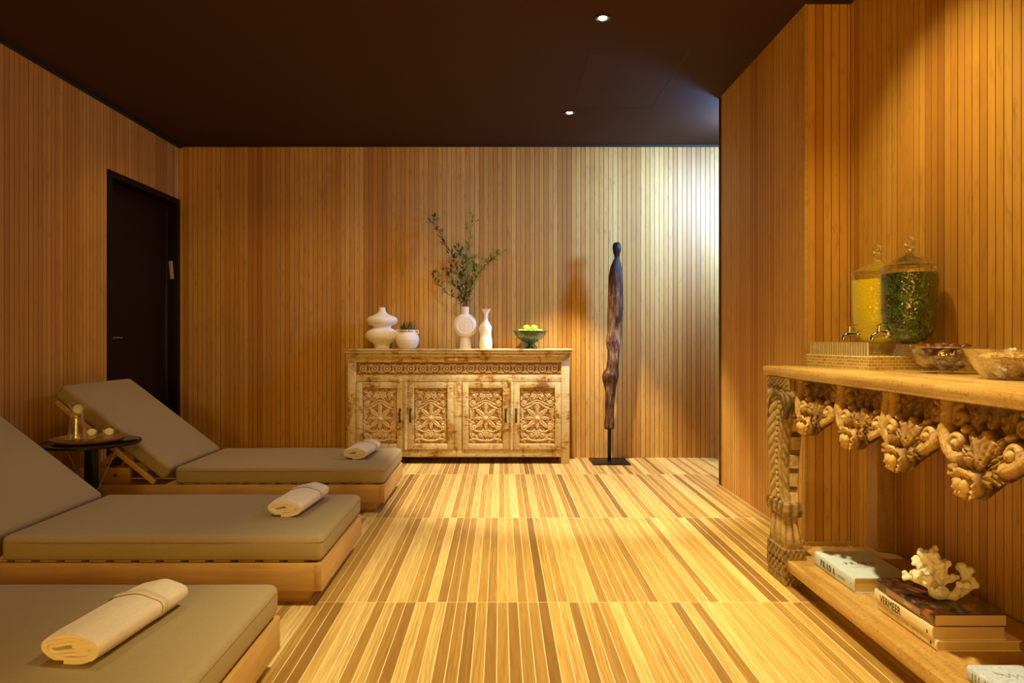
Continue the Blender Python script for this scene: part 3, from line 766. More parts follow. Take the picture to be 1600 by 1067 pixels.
def door_carving(R):
    # symmetric about u=0: rosette with petals, arch, volutes, leaves
    w, h = 0.142, 0.243
    for sg in (-1, 1):
        R.stroke(bez((0, 0.115), (sg * 0.03, 0.112), (sg * 0.05, 0.075), (sg * 0.100, 0.062)), 0.008, 0.008)
        R.stroke(bez((0, 0.135), (sg * 0.045, 0.128), (sg * 0.062, 0.096), (sg * 0.120, 0.086)), 0.0065, 0.007)
        R.stroke(spiral(sg * 0.105, 0.112, 0.027, 0.004, -PI / 2, sg * 1.6), 0.006, 0.009)
        R.stroke(spiral(sg * 0.035, 0.172, 0.026, 0.004, -PI / 2, -sg * 1.5), 0.006, 0.009)
        R.stroke(spiral(sg * 0.095, 0.180, 0.024, 0.004, PI / 2, sg * 1.5), 0.0055, 0.008)
        R.stroke(spiral(sg * 0.104, -0.100, 0.030, 0.005, PI / 2 + .4, -sg * 1.7), 0.0065, 0.010)
        R.stroke(spiral(sg * 0.042, -0.165, 0.026, 0.004, PI / 2, sg * 1.5), 0.006, 0.009)
        R.stroke(spiral(sg * 0.108, -0.170, 0.022, 0.004, -PI / 2, sg * 1.5), 0.0055, 0.008)
        R.stroke(bez((0, -0.215), (sg * 0.05, -0.228), (sg * 0.08, -0.185), (sg * 0.13, -0.215)), 0.008, 0.009)
        R.stroke(bez((sg * 0.02, -0.128), (sg * 0.06, -0.15), (sg * 0.10, -0.14), (sg * 0.135, -0.07)), 0.007, 0.009)
        R.stroke(bez((sg * 0.134, -0.04), (sg * 0.10, -0.02), (sg * 0.14, 0.03), (sg * 0.125, 0.06)), 0.007, 0.008)
        R.leaf(sg * 0.06, -0.205, PI / 2 - sg * 0.7, 0.055, 0.016, 0.009)
        for (x, y, a, L, ww) in ((0.135, 0.02, PI - .5, .05, .014), (0.135, -0.045, PI + .5, .05, .014), (0.06, 0.215, -.3, .06, .015), (0.07, 0.145, 0.9, .05, .013), (0.135, 0.225, PI + .6, .05, .014), (0.138, -0.14, PI - .9, .05, .013), (0.09, -0.235, .8, .04, .013), (0.005, 0.215, -.4, .05, .014)):
            R.leaf(sg * x, y, a if sg > 0 else PI - a, L, ww, 0.009)
        for (x, y, r) in ((.105, .112, .010), (.035, .172, .009), (.095, .18, .009), (.104, -.10, .012), (.042, -.165, .009), (.108, -.17, .008), (.128, .142, .008), (.066, .19, .007), (.075, -.195, .007)):
            R.dome(sg * x, y, r, r, 0.012)
    for k in range(8):
        a = k * PI / 4; L = 0.082 if k % 2 == 0 else 0.104
        R.leaf(0.018 * math.cos(a), -0.022 + 0.018 * math.sin(a), a, L, 0.022 if k % 2 else 0.017, 0.012, 0.45)
    R.dome(0, -0.022, 0.026, 0.026, 0.017); R.H -= 0.006 * np.exp(-((np.hypot(R.U, R.V + 0.022) - 0.017) / 0.003) ** 2)
    R.leaf(0, 0.052, PI / 2, 0.058, 0.022, 0.013, 0.5); R.leaf(0, -0.12, -PI / 2, 0.075, 0.024, 0.012, 0.5); R.leaf(0, 0.15, PI / 2, 0.07, 0.018, 0.010, 0.5)
    r = random.Random(31)
    for k in range(120):
        x, y, a, L = r.uniform(0.01, 0.14), r.uniform(-.24, .24), r.uniform(0, 2 * PI), r.uniform(.018, .036)
        for sg in (-1, 1): R.leaf(sg * x, y, a if sg > 0 else PI - a, L, L * 0.3, r.uniform(0.004, 0.0065), 0.4)
    for k in range(60):
        x, y, q = r.uniform(0.02, 0.14), r.uniform(-.24, .24), r.uniform(.003, .006)
        for sg in (-1, 1): R.dome(sg * x, y, q, q, r.uniform(.004, .008))
    nz = np.sin(R.U * 260 + 2 * np.sin(R.V * 90)) * np.sin(R.V * 240 + 2 * np.cos(R.U * 110))
    R.H += 0.0016 * nz * (R.H < 0.004) + 0.0004 * nz
    e = np.minimum(np.minimum(R.U + w, w - R.U), np.minimum(R.V + h, h - R.V)); R.H *= smoothstep(0, 0.006, e)

def frieze_carving(R):
    L = 1.70
    for k in range(17):
        x = -0.80 + k * 0.10
        R.stroke(spiral(x, 0.0, 0.026, 0.024, 0, 1.0, 18), 0.0055, 0.007)
        R.dome(x, 0, 0.011, 0.011, 0.009)
        for q in range(8): R.dome(x + 0.0175 * math.cos(q * PI / 4), 0.0175 * math.sin(q * PI / 4), 0.005, 0.005, 0.006)
        R.stroke(spiral(x + 0.05, 0.022, 0.017, 0.003, PI * 1.5, 1.4, 16), 0.0045, 0.007)
        R.stroke(spiral(x + 0.05, -0.022, 0.017, 0.003, PI * .5, -1.4, 16), 0.0045, 0.007)
        for a in (0.8, 2.3, -0.8, -2.3): R.leaf(x + 0.026 * math.cos(a), 0.026 * math.sin(a), a, 0.028, 0.009, 0.007)
        R.dome(x + 0.05, 0, 0.006, 0.009, 0.006)
    nz = np.sin(R.U * 300) * np.sin(R.V * 280 + R.U * 40); R.H += 0.0007 * nz

SX0, SX1, SYF, SYB = -1.275, 0.576, 5.690, 5.955
SM = (SX0 + SX1) / 2
sb = thing('carved_sideboard', 'long distressed cream-painted carved wooden sideboard with four doors against the far wall', 'sideboard', (SM, (SYF + SYB) / 2, 0))
P_ = MAT['patina']
m = MB(); m.box(SX0 - 0.022, SX1 + 0.024, SYF - 0.040, SYB + 0.012, 0.944, 0.959, 0.004)
m.box(SX0 - 0.018, SX1 + 0.020, SYF - 0.034, SYB, 0.922, 0.944, 0.006); m.box(SX0 - 0.008, SX1 + 0.010, SYF - 0.020, SYB, 0.896, 0.922, 0.008)
m.part('top', P_, sb)
for x0, x1, zb in ((SX0, SX0 + 0.070, 0.0), (SX1 - 0.070, SX1, 0.0)):
    MB().box(x0, x1, SYF, SYF + 0.06, zb, 0.896, 0.005).part('corner_post', P_, sb)
    MB().box(x0, x1, SYB - 0.05, SYB, zb, 0.896, 0.005).part('rear_post', P_, sb)
MB().box(SX0 + 0.07, SX1 - 0.07, SYF + 0.004, SYF + 0.03, 0.847, 0.896, 0.003).part('rail', P_, sb)
MB().box(SX0 + 0.07, SX1 - 0.07, SYF + 0.004, SYF + 0.03, 0.684, 0.741, 0.003).part('rail', P_, sb)
MB().box(SX0 + 0.07, SX1 - 0.07, SYF + 0.004, SYF + 0.03, 0.058, 0.116, 0.003).part('rail', P_, sb)
MB().box(-0.389, -0.322, SYF + 0.002, SYF + 0.032, 0.116, 0.684, 0.003).part('centre_stile', P_, sb)
MB().box(SX0 + 0.02, SX1 - 0.02, SYF + 0.034, SYB - 0.005, 0.062, 0.90).part('carcass', MAT['tray_wood'], sb)
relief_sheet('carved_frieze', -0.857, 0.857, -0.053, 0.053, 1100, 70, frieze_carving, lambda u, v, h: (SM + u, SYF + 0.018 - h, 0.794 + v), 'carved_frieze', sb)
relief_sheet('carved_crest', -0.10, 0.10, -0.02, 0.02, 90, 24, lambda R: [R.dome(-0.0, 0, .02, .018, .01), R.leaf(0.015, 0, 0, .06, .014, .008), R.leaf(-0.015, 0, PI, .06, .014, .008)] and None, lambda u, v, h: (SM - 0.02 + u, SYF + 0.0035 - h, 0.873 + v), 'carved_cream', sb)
doors = ((-1.203, -0.812, 1), (-0.772, -0.391, 0), (-0.318, 0.070, 1), (0.108, 0.504, 0))
for i, (x0, x1, hr) in enumerate(doors):
    dz0, dz1, fw = 0.119, 0.681, 0.052; yf = SYF - 0.004; yb = SYF + 0.022
    D = MB(); D.box(x0, x0 + fw, yf, yb, dz0, dz1, 0.004); D.box(x1 - fw, x1, yf, yb, dz0, dz1, 0.004)
    D.box(x0 + fw, x1 - fw, yf, yb, dz0, dz0 + 0.05, 0.004); D.box(x0 + fw, x1 - fw, yf, yb, dz1 - 0.05, dz1, 0.004)
    do = D.part('door', P_, sb)
    cx, cz = (x0 + x1) / 2, (dz0 + dz1) / 2; sx = (x1 - x0 - 2 * fw) / 0.284; sz = (dz1 - dz0 - 0.10) / 0.486
    if i == 0:
        relief_sheet('carved_panel', -0.142, 0.142, -0.243, 0.243, 190, 320, door_carving, lambda u, v, h: (cx + u * sx, SYF + 0.016 - h, cz + v * sz), 'carved_cream', do)
        pm = do.children[0]; pcx = cx; psx = sx
    else:
        me = pm.data.copy(); me.transform(Matrix.Translation(Vector((cx - pcx * sx / psx, 0, 0)) + Vector(base_of(sb)) * 0) @ Matrix.Translation((base_of(sb).x * (sx / psx - 1), 0, 0)) @ Matrix.Diagonal((sx / psx, 1, 1, 1)))
        o = bpy.data.objects.new('carved_panel', me); COL.objects.link(o); o.parent = do
    hx = (x1 - 0.026) if hr else (x0 + 0.022)
    k = MB(); k.tube([(hx, yf - 0.002, 0.36), (hx, yf - 0.018, 0.365), (hx, yf - 0.022, 0.39), (hx, yf - 0.022, 0.42), (hx, yf - 0.018, 0.445), (hx, yf - 0.002, 0.45)], [0.005, 0.006, 0.007, 0.007, 0.006, 0.005], 8)
    k.box(hx - 0.009, hx + 0.009, yf - 0.003, yf, 0.345, 0.375, 0.001); k.box(hx - 0.009, hx + 0.009, yf - 0.003, yf, 0.435, 0.465, 0.001)
    k.part('handle', MAT['old_iron'], do)
for x0, x1 in ((-0.812, -0.772), (0.070, 0.108)):
    a = MB(); a.box(x0 + 0.001, x1 - 0.001, SYF - 0.006, SYF + 0.03, 0.119, 0.683, 0.006); a.tube([((x0 + x1) / 2, SYF - 0.007, 0.12), ((x0 + x1) / 2, SYF - 0.007, 0.68)], 0.009, 10)
    a.part('cover_strip', P_, sb)
for x in (-0.84, 0.075):
    MB().lathe([(0, 0), (0.018, 0), (0.020, 0.012), (0.012, 0.022), (0, 0.024)], (x, SYF, 0.695), 14, axis='Y').map(lambda v: (v.x, SYF + 0.006 - (v.y - SYF), v.z)).part('pivot_knob', P_, sb)

ZT = 0.9595
# ---- ceramics on top
def noisy(amp, sc, seed=0):
    def f(v):
        d = mnoise.noise_vector(Vector((v.x * sc + seed, v.y * sc, v.z * sc))) * amp
        return v + Vector((d.x, d.y, d.z * 0.4))
    return f
def smooth_profile(P, n=60):
    P = np.array(P, float); t = np.concatenate([[0], np.cumsum(np.hypot(*np.diff(P, axis=0).T))]); s = np.linspace(0, t[-1], n)
    # Catmull-like smoothing by repeated averaging of a dense interpolation
    r, z = np.interp(s, t, P[:, 0]), np.interp(s, t, P[:, 1])
    for _ in range(3):
        r[1:-1] = (r[:-2] + 2 * r[1:-1] + r[2:]) / 4; z[1:-1] = (z[:-2] + 2 * z[1:-1] + z[2:]) / 4
    return list(zip(r, z))
vp = smooth_profile([(0.062, 0.0), (0.064, 0.02), (0.072, 0.04), (0.108, 0.062), (0.138, 0.085), (0.148, 0.112), (0.138, 0.142), (0.110, 0.160), (0.084, 0.172), (0.072, 0.184), (0.084, 0.196), (0.116, 0.206), (0.134, 0.226), (0.136, 0.250), (0.118, 0.270), (0.075, 0.286), (0.044, 0.300), (0.031, 0.318), (0.026, 0.352)], 70)
v = MB().lathe([(0, 0)] + vp + [(0.020, 0.354), (0.018, 0.30), (0, 0.29)], (-1.018, 5.872, ZT), 48, ys=0.62)
v.map(noisy(0.002, 14)); me = v.mesh()
solo('sculptural_vase', me, MAT['ceramic'], 'white matte ceramic vase of two stacked wavy lobes, leftmost on the sideboard', 'vase')
px_, py_ = -0.786, 5.768
pot = thing('potted_succulent', 'small round white pot with ring handles holding a green and brown succulent', 'potted plant', (px_, py_, ZT))
pp = smooth_profile([(0.064, 0), (0.078, 0.015), (0.094, 0.045), (0.101, 0.078), (0.094, 0.108), (0.078, 0.126), (0.074, 0.132), (0.077, 0.160)], 40)
po = MB().lathe([(0, 0)] + pp + [(0.070, 0.161), (0.068, 0.14), (0, 0.138)], (px_, py_, ZT), 44).map(noisy(0.0015, 18)).part('pot', MAT['ceramic_cream'], pot)
for a in (-2.75, -0.35):
    cx, cy = px_ + 0.088 * math.cos(a), py_ + 0.088 * math.sin(a)
    MB().tube([(cx + 0.017 * math.cos(t) * math.cos(a), cy + 0.017 * math.cos(t) * math.sin(a), ZT + 0.140 + 0.017 * math.sin(t)) for t in np.linspace(0, 2 * PI, 17)], 0.0055, 8, cap=False).part('ring_handle', MAT['ceramic_cream'], pot)
for k in range(7):
    a = -1.57 + (k - 3) * 0.22; MB().ball((px_ + 0.077 * math.cos(a), py_ + 0.077 * math.sin(a), ZT + 0.147), 0.0045, 8, 6).part('rim_bead', MAT['old_iron'], pot)
MB().lathe([(0, 0.139), (0.067, 0.141), (0.067, 0.144), (0, 0.148)], (px_, py_, ZT), 24).part('soil', MAT['soil'], pot)
def blade(mb, base, d, L, w, curl=0.3, n=6):
    d = Vector(d).normalized(); side = d.cross(Vector((0, 0, 1)));
    if side.length < 0.1: side = Vector((1, 0, 0))
    side.normalize(); up = side.cross(d).normalized(); pv = None
    for i in range(n + 1):
        t = i / n; c = Vector(base) + d * L * t + up * (curl * L * t * t)
        ww = w * math.sin(min(1, t * 1.0 + 0.12) * PI * 0.88) ** 0.8 if t < 1 else w * 0.02
        q = [mb.bm.verts.new(c - side * ww), mb.bm.verts.new(c + up * ww * -0.25), mb.bm.verts.new(c + side * ww)]
        if pv:
            mb.bm.faces.new((pv[0], pv[1], q[1], q[0])); mb.bm.faces.new((pv[1], pv[2], q[2], q[1]))
        pv = q
sc_ = [MB(), MB()]
r = random.Random(3)
for k in range(70):
    a = r.random() * 2 * PI; e = r.uniform(0.35, 1.4); rr = r.uniform(0, 0.05)
    blade(sc_[k % 2], (px_ + rr * math.cos(a), py_ + rr * math.sin(a), ZT + 0.143), (math.cos(a) * math.cos(e), math.sin(a) * math.cos(e), math.sin(e)), r.uniform(0.04, 0.10) * (0.6 + 0.4 * math.sin(e)), r.uniform(0.006, 0.010), r.uniform(-.2, .5))
sc_[0].part('foliage', MAT['succulent'], pot, 80); sc_[1].part('foliage', MAT['leaf_olive'], pot, 80)
# round disc vase
rx, ry = -0.300, 5.835
rv = thing('disc_vase', 'white ceramic vase with a round disc body on a foot, holding leafy branches', 'vase', (rx, ry, ZT))
MB().lathe([(0, 0), (0.051, 0), (0.0515, 0.004), (0.046, 0.06), (0.041, 0.098), (0, 0.10)], (rx, ry, ZT), 40, ys=0.8).part('foot', MAT['ceramic'], rv)
dm = smooth_profile([(0, -0.052), (0.050, -0.050), (0.062, -0.046), (0.066, -0.050), (0.074, -0.050), (0.092, -0.036), (0.1045, -0.012), (0.1045, 0.012), (0.09, 0.036), (0.06, 0.048), (0.0, 0.052)], 60); dm[0] = (0, -0.052); dm[-1] = (0, 0.052)
MB().lathe(dm, (rx, ry, ZT + 0.196), 56, axis='Y').part('disc_body', MAT['ceramic'], rv)
MB().lathe([(0.032, 0.285), (0.0315, 0.30), (0.0325, 0.352), (0.034, 0.356), (0.029, 0.356), (0.026, 0.30), (0.026, 0.285)], (rx, ry, ZT), 36).part('neck', MAT['ceramic'], rv)
# bottle vase
bp = smooth_profile([(0.050, 0), (0.054, 0.03), (0.054, 0.07), (0.049, 0.11), (0.054, 0.16), (0.052, 0.185), (0.036, 0.215), (0.020, 0.240), (0.0175, 0.275), (0.022, 0.305), (0.041, 0.335)], 60)
b = MB().lathe([(0, 0)] + bp + [(0.039, 0.336), (0.020, 0.306), (0.014, 0.275), (0, 0.26)], (-0.126, 5.80, ZT), 40, fn=lambda a, z: 1 + 0.035 * math.sin(a * 3 + z * 30) + (0.06 * math.sin(a * 5) if z > 0.32 else 0))
b.map(noisy(0.006, 16, 3)); b.map(lambda v: (v.x, v.y, max(v.z, ZT)))
solo('bottle_vase', b.mesh(), MAT['ceramic_cream'], 'slender lumpy white ceramic bottle vase with flared lip, right of the branch vase', 'vase')

# ---- leafy branches
def branch(pts_px, Yd, label, nleaf, seed, mat='leaf_olive', side=0.0):
    r = random.Random(seed); kx = 183.3
    P = [Vector(((x - 782) / kx + 0.0, 5.835 + Yd * (i / (len(pts_px) - 1)), 1.05 + (528 - y) / kx)) for i, (x, y) in enumerate(pts_px)]
    base = Vector((rx + r.uniform(-.012, .012), ry + r.uniform(-.012, .012), ZT + 0.29))
    P = [base] + P
    t = thing('leafy_branch', label, 'branch', base, 'leafy branches in the disc vase')
    # dense resample
    Q = []
    for i in range(len(P) - 1):
        a = P[max(0, i - 1)]; b_ = P[i]; c = P[i + 1]; d = P[min(len(P) - 1, i + 2)]
        for k in range(6):
            u = k / 6; Q.append(0.5 * ((2 * b_) + (c - a) * u + (2 * a - 5 * b_ + 4 * c - d) * u * u + (3 * b_ - a - 3 * c + d) * u ** 3))
    Q.append(P[-1]); n = len(Q)
    MB().tube(Q, [0.0032 * (1 - 0.7 * i / n) for i in range(n)], 6).part('stem', MAT['twig'], t)
    lf = MB()
    nleaf = int(nleaf * 1.35)
    for k in range(nleaf):
        u = 0.10 + 0.90 * (k + r.random() * 0.6) / nleaf; i = min(n - 2, int(u * (n - 1))); c = Q[i].lerp(Q[i + 1], u * (n - 1) - i) if u < 1 else Q[-1]
        d = (Q[i + 1] - Q[i]).normalized(); a = r.random() * 2 * PI
        o = Vector((math.cos(a), 0.6 * math.sin(a), math.sin(a) * 0.5 + 0.15)); dr = (d * 0.7 + o * 0.9).normalized()
        L = r.uniform(0.030, 0.056); 
        if r.random() < 0.45:
            tw_ = c + dr * r.uniform(0.02, 0.05); lf.tube([c, tw_], 0.0011, 4); 
            for q in range(2): blade(lf, tw_, (dr + Vector((r.uniform(-.9, .9), r.uniform(-.5, .5), r.uniform(-.6, .6)))), L, L * 0.17, r.uniform(-.3, .3), 4)
        else: blade(lf, c, dr, L, L * 0.17, r.uniform(-.3, .3), 4)
    lf.part('foliage', MAT[mat], t, 80)
branch([(724, 455), (716, 430), (706, 398), (692, 372), (676, 342)], 0.03, 'longest leafy branch in the disc vase, reaching to the upper left', 60, 1)
branch([(729, 450), (731, 415), (729, 390), (735, 365), (739, 336)], -0.02, 'tallest sparse leafy branch in the disc vase, standing straight up', 34, 2, 'leaf_light')
branch([(736, 450), (746, 430), (757, 415), (768, 406), (781, 394)], 0.0, 'leafy branch in the disc vase leaning out to the right', 50, 3, 'leaf_light')
branch([(718, 468), (704, 462), (690, 448), (677, 436), (674, 426)], -0.02, 'lowest sparse leafy branch in the disc vase, arching left', 24, 4)
branch([(720, 458), (711, 448), (702, 435), (697, 420)], 0.04, 'short dark leafy branch in the disc vase, between the two left-leaning ones', 32, 5)
branch([(728, 452), (724, 430), (723, 408), (719, 395)], -0.05, 'short bushy dark branch at the middle of the disc vase', 52, 6)
branch([(733, 455), (738, 438), (741, 420), (738, 402)], 0.05, 'short pale bushy branch just right of the middle of the disc vase', 46, 7, 'leaf_light')

# ---- green glass bowl and limes
bx, by = 0.252, 5.80
gb = thing('footed_bowl', 'green glass footed bowl filled with limes at the right of the sideboard', 'bowl', (bx, by, ZT))
MB().lathe([(0, 0), (0.058, 0), (0.056, 0.008), (0.030, 0.020), (0.024, 0.032), (0.028, 0.042), (0, 0.044)], (bx, by, ZT), 40).part('foot', MAT['green_glass'], gb)
MB().lathe([(0, 0.042), (0.03, 0.043), (0.070, 0.062), (0.108, 0.090), (0.132, 0.122), (0.139, 0.145), (0.148, 0.150), (0.146, 0.154), (0.134, 0.149), (0.126, 0.124), (0.102, 0.095), (0.066, 0.070), (0, 0.054)], (bx, by, ZT), 48, fn=lambda a, z: 1 + (0.012 * math.cos(a * 16) if z > 0.08 else 0)).part('bowl', MAT['green_glass'], gb)
spots = [(-0.082, 0.02, 0.137), (-0.045, -0.045, 0.138), (0.0, -0.072, 0.136), (0.048, -0.05, 0.138), (0.083, 0.015, 0.137), (0.045, 0.06, 0.136), (-0.02, 0.065, 0.136), (-0.03, 0.005, 0.172), (0.033, 0.0, 0.172), (-0.005, 0.0, 0.118)]
lnames = ['leftmost lime in the green bowl', 'front lime left of the centre of the green bowl', 'lime at the very front of the green bowl', 'front lime right of the centre of the green bowl', 'rightmost lime in the green bowl', 'lime at the back right of the green bowl', 'lime at the back left of the green bowl', 'left one of the two limes on top of the heap', 'right one of the two limes on top of the heap', 'lime buried at the middle of the green bowl']
for (x, y, z), lb in zip(spots, lnames):
    mm = MB().ball((0, 0, 0), 0.031, 18, 12, (1.08, 0.97, 0.97)); mm.lathe([(0, 0.030), (0.006, 0.031), (0.004, 0.034), (0, 0.036)], (0, 0, 0), 10, axis='X')
    a = random.random() * 6; mm.map(lambda v: Matrix.Rotation(a, 3, 'Z') @ v + Vector((bx + x, by + y, ZT + z)))
    solo('lime', mm.mesh(), MAT['lime'], lb, 'lime', 'limes in the green bowl')

# ------------------------------------------------------------------ driftwood figure on a stand
fx, fy = 0.922, 5.786
sc = thing('driftwood_sculpture', 'tall slender dark driftwood figure on a black square stand right of the sideboard', 'sculpture', (fx, fy, 0))
MB().box(0.765, 1.076, 5.632, 5.938, 0, 0.010, 0.002).part('base_plate', MAT['black_iron'], sc)
MB().box(fx - 0.014, fx + 0.014, fy - 0.010, fy + 0.010, 0.010, 0.33, 0.001).part('post', MAT['black_iron'], sc)
rows = [(77, 214, 234), (82, 208, 239), (95, 205, 241), (108, 206, 241), (122, 210, 237), (135, 213, 235), (145, 212, 235), (155, 207, 237), (170, 200, 241), (190, 194, 245), (215, 190, 248), (250, 187, 249), (300, 185, 249), (350, 184, 248), (400, 184, 246), (450, 184, 243), (478, 178, 241), (492, 176, 240), (505, 180, 239), (530, 185, 234), (560, 184, 233), (600, 179, 230), (618, 167, 231), (632, 163, 232), (650, 166, 226), (675, 173, 220), (700, 176, 218), (750, 174, 214), (800, 174, 212), (835, 172, 213), (850, 171, 214), (854, 174, 210)]
n = 40; co = []; zs = []
rr = [(350 + y / 2.6675, 880 + (a + b_) / 2 / 2.6675, (b_ - a) / 2 / 2.6675) for y, a, b_ in rows]
yy = np.linspace(rr[0][0], rr[-1][0], 240)
cxx = np.interp(yy, [q[0] for q in rr], [q[1] for q in rr]); rd = np.interp(yy, [q[0] for q in rr], [q[2] for q in rr])
for _ in range(2): rd[1:-1] = (rd[:-2] + rd[1:-1] * 2 + rd[2:]) / 4; cxx[1:-1] = (cxx[:-2] + cxx[1:-1] * 2 + cxx[2:]) / 4
nz_ = len(yy)
for j in range(nz_):
    z = 1.05 - (yy[j] - 528) / 184.4; x0 = (cxx[j] - 782) / 184.4; R_ = rd[j] / 184.4
    rough = 0.0 if z > 1.56 else min(1, (1.56 - z) * 4)
    for k in range(n):
        a = 2 * PI * k / n
        dd = 1 + rough * (0.10 * mnoise.noise(Vector((math.cos(a) * 1.6, math.sin(a) * 1.6, z * 3.5))) + 0.10 * mnoise.noise(Vector((math.cos(a) * 6, math.sin(a) * 6, z * 7))) + 0.045 * mnoise.noise(Vector((math.cos(a) * 14, math.sin(a) * 14, z * 22))))
        for (hz, ha, hs) in ((1.16, -1.3, 0.05), (0.95, -1.1, 0.06), (0.80, -2.0, 0.05)):
            dd -= 0.45 * math.exp(-((z - hz) / hs) ** 2 - ((math.sin((a - ha) / 2)) / 0.16) ** 2)
        co.append((x0 + R_ * dd * math.cos(a), fy + R_ * 0.85 * dd * math.sin(a), z))
F = [(j * n + k, j * n + (k + 1) % n, (j + 1) * n + (k + 1) % n, (j + 1) * n + k) for j in range(nz_ - 1) for k in range(n)]
F += [tuple(range(n))[::-1], tuple((nz_ - 1) * n + k for k in range(n))]
link('figure', np_mesh('figure', co, F), MAT['driftwood'], sc, 70)
# ------------------------------------------------------------------ carved console table
CY0, CY1 = 0.50, 3.12
XF = 1.206      # face of the legs / table edge
AX = 1.266      # ground plane of the apron carving
con = thing('carved_console_table', 'long carved wooden console table with scrolled apron and lower shelf along the right wall', 'console table', (1.48, (CY0 + CY1) / 2, 0))
TZ = 0.924
# worn top with moulded edge
def moulded_top():
    prof = [(0.0, -0.006), (0.003, -0.001), (0.009, 0.0), (0.30, 0.0)]
    ring = lambda off, z, d=0.0: [(XF - 0.008 + off, CY0 + off, z), (1.765, CY0 + off, z), (1.765, CY1 - off, z), (XF - 0.008 + off, CY1 - off, z)]
    L = [(0.014, TZ - 0.044), (0.006, TZ - 0.040), (0.004, TZ - 0.030), (0.0, TZ - 0.020), (0.0, TZ - 0.010), (0.003, TZ - 0.003), (0.010, TZ)]
    m = MB(); rs = []
    for off, z in L:
        c = ring(off, z); pts = []
        for i in range(4):
            a, b = Vector(c[i]), Vector(c[(i + 1) % 4]); nn = 90 if i in (1, 3) else 12
            for k in range(nn): pts.append(a.lerp(b, k / nn))
        pts = [Vector((p.x + (0.0022 * mnoise.noise(Vector((p.y * 7, z * 30, 1))) if p.x < 1.3 else 0), p.y, p.z + 0.0012 * mnoise.noise(Vector((p.y * 5, 2, p.x * 5))) * (z < TZ))) for p in pts]
        rs.append([m.bm.verts.new(p) for p in pts])
    for A, B in zip(rs[:-1], rs[1:]):
        for k in range(len(A)): m.bm.faces.new((A[k], A[(k + 1) % len(A)], B[(k + 1) % len(A)], B[k]))
    m.bm.faces.new(rs[0][::-1]); m.bm.faces.new(rs[-1])
    return m
moulded_top().part('top', MAT['console_wood'], con, 30)
MB().box(AX + 0.02, 1.70, CY0 + 0.08, CY1 - 0.08, TZ - 0.075, TZ - 0.045, 0.004).part('under_frame', MAT['post_wood'], con)

# apron
PEND = [(2.675, 0.172, 0.667), (2.335, 0.170, 0.666), (2.060, 0.150, 0.645), (1.745, 0.168, 0.636), (1.425, 0.165, 0.645), (1.105, 0.162, 0.660), (0.80, 0.155, 0.667)]
A0, A1 = 0.60, 2.93; ZTOP = TZ - 0.044; VAL = 0.748
def zbot(y):
    z = np.full_like(y, VAL)
    for c, w, tip in PEND:
        t = np.abs(y - c) / w
        core = np.where(t < 0.28, tip + 0.03 * (t / 0.28) ** 2 * 0.8, tip + 0.024 + (VAL - tip - 0.024) * np.clip((t - 0.28) / 0.72, 0, 1) ** 0.92)
        z = np.where(t < 1, np.minimum(z, core), z)
    return z
def petal(m, O, a0, a1, r0, r1, zl, dep, thick=0.004, n=12, nr=8):
    """curled shell: sector of an ellipsoid bulging toward the room (-x)"""
    top = []
    for i in range(n + 1):
        a = a0 + (a1 - a0) * i / n; row = []
        for j in range(nr + 1):
            t = j / nr; r_ = r0 + (r1 - r0) * t; ed = math.sin(PI * i / n) ** 0.35
            y = O[1] + r_ * math.sin(a) * ed ** 0.2; z = O[2] + zl * r_ * math.cos(a)
            x = O[0] - dep * (math.sin(t * PI * 0.62) ** 0.8) * (0.45 + 0.55 * ed) + 0.004 * math.sin(i * 1.9) * t
            row.append((m.bm.verts.new((x, y, z)), m.bm.verts.new((x + thick, y * 1.0, z))))
        top.append(row)
    for i in range(n):
        for j in range(nr):
            for s in (0, 1):
                q = (top[i][j][s], top[i + 1][j][s], top[i + 1][j + 1][s], top[i][j + 1][s]); m.bm.faces.new(q if s else q[::-1])
    for i in range(n):
        m.bm.faces.new((top[i][nr][0], top[i + 1][nr][0], top[i + 1][nr][1], top[i][nr][1]))
    for j in range(nr):
        for i in (0, n): m.bm.faces.new((top[i][j][0], top[i][j + 1][0], top[i][j + 1][1], top[i][j][1]))
def rosebud(c, tip, par):
    AX = globals()['AX'] - 0.036; m = MB(); O = (AX - 0.030, c, tip + 0.036)
    m.ball((AX - 0.018, c, tip + 0.040), 0.034, 20, 14, (1.0, 1.0, 1.12))
    m.ball((AX - 0.050, c - 0.011, tip + 0.036), 0.0155, 14, 10, (1.0, 0.9, 1.2)); m.ball((AX - 0.050, c + 0.011, tip + 0.036), 0.0155, 14, 10, (1.0, 0.9, 1.2)); m.ball((AX - 0.047, c, tip + 0.018), 0.013, 14, 10, (1.0, 1.1, 0.9))
    for (a0, a1, r1, dep) in ((-1.05, 1.05, 0.046, 0.030), (1.0, 2.7, 0.041, 0.022), (-2.7, -1.0, 0.041, 0.022)):
        petal(m, O, a0, a1, 0.016, r1, 1.0, dep, 0.005)
    for k in (-1, 0, 1): petal(m, (AX - 0.014, c + k * 0.024, tip + 0.070), k * .5 - .5, k * .5 + .5, 0.0, 0.040, 1.0, 0.026, 0.005, 8, 6)
    for s in (-1, 1): petal(m, (AX - 0.012, c + s * 0.022, tip + 0.060), s * 1.5 - .42, s * 1.5 + .42, 0.0, 0.058, 1.0, 0.026, 0.005, 8, 7)
    m.map(lambda v: v + Vector(mnoise.noise_vector(v * 60)) * 0.0016)
    me = m.mesh(); at_ = me.attributes.new('relief', 'FLOAT', 'POINT')
    at_.data.foreach_set('value', [min(1.0, max(0.1, (AX - v.co.x - 0.005) / 0.05)) for v in me.vertices])
    link('carved_rosebud', me, MAT['carved_console'], par, 60)
ny, nv = 800, 118
ys = np.linspace(A0, A1, ny); ZB = zbot(ys)
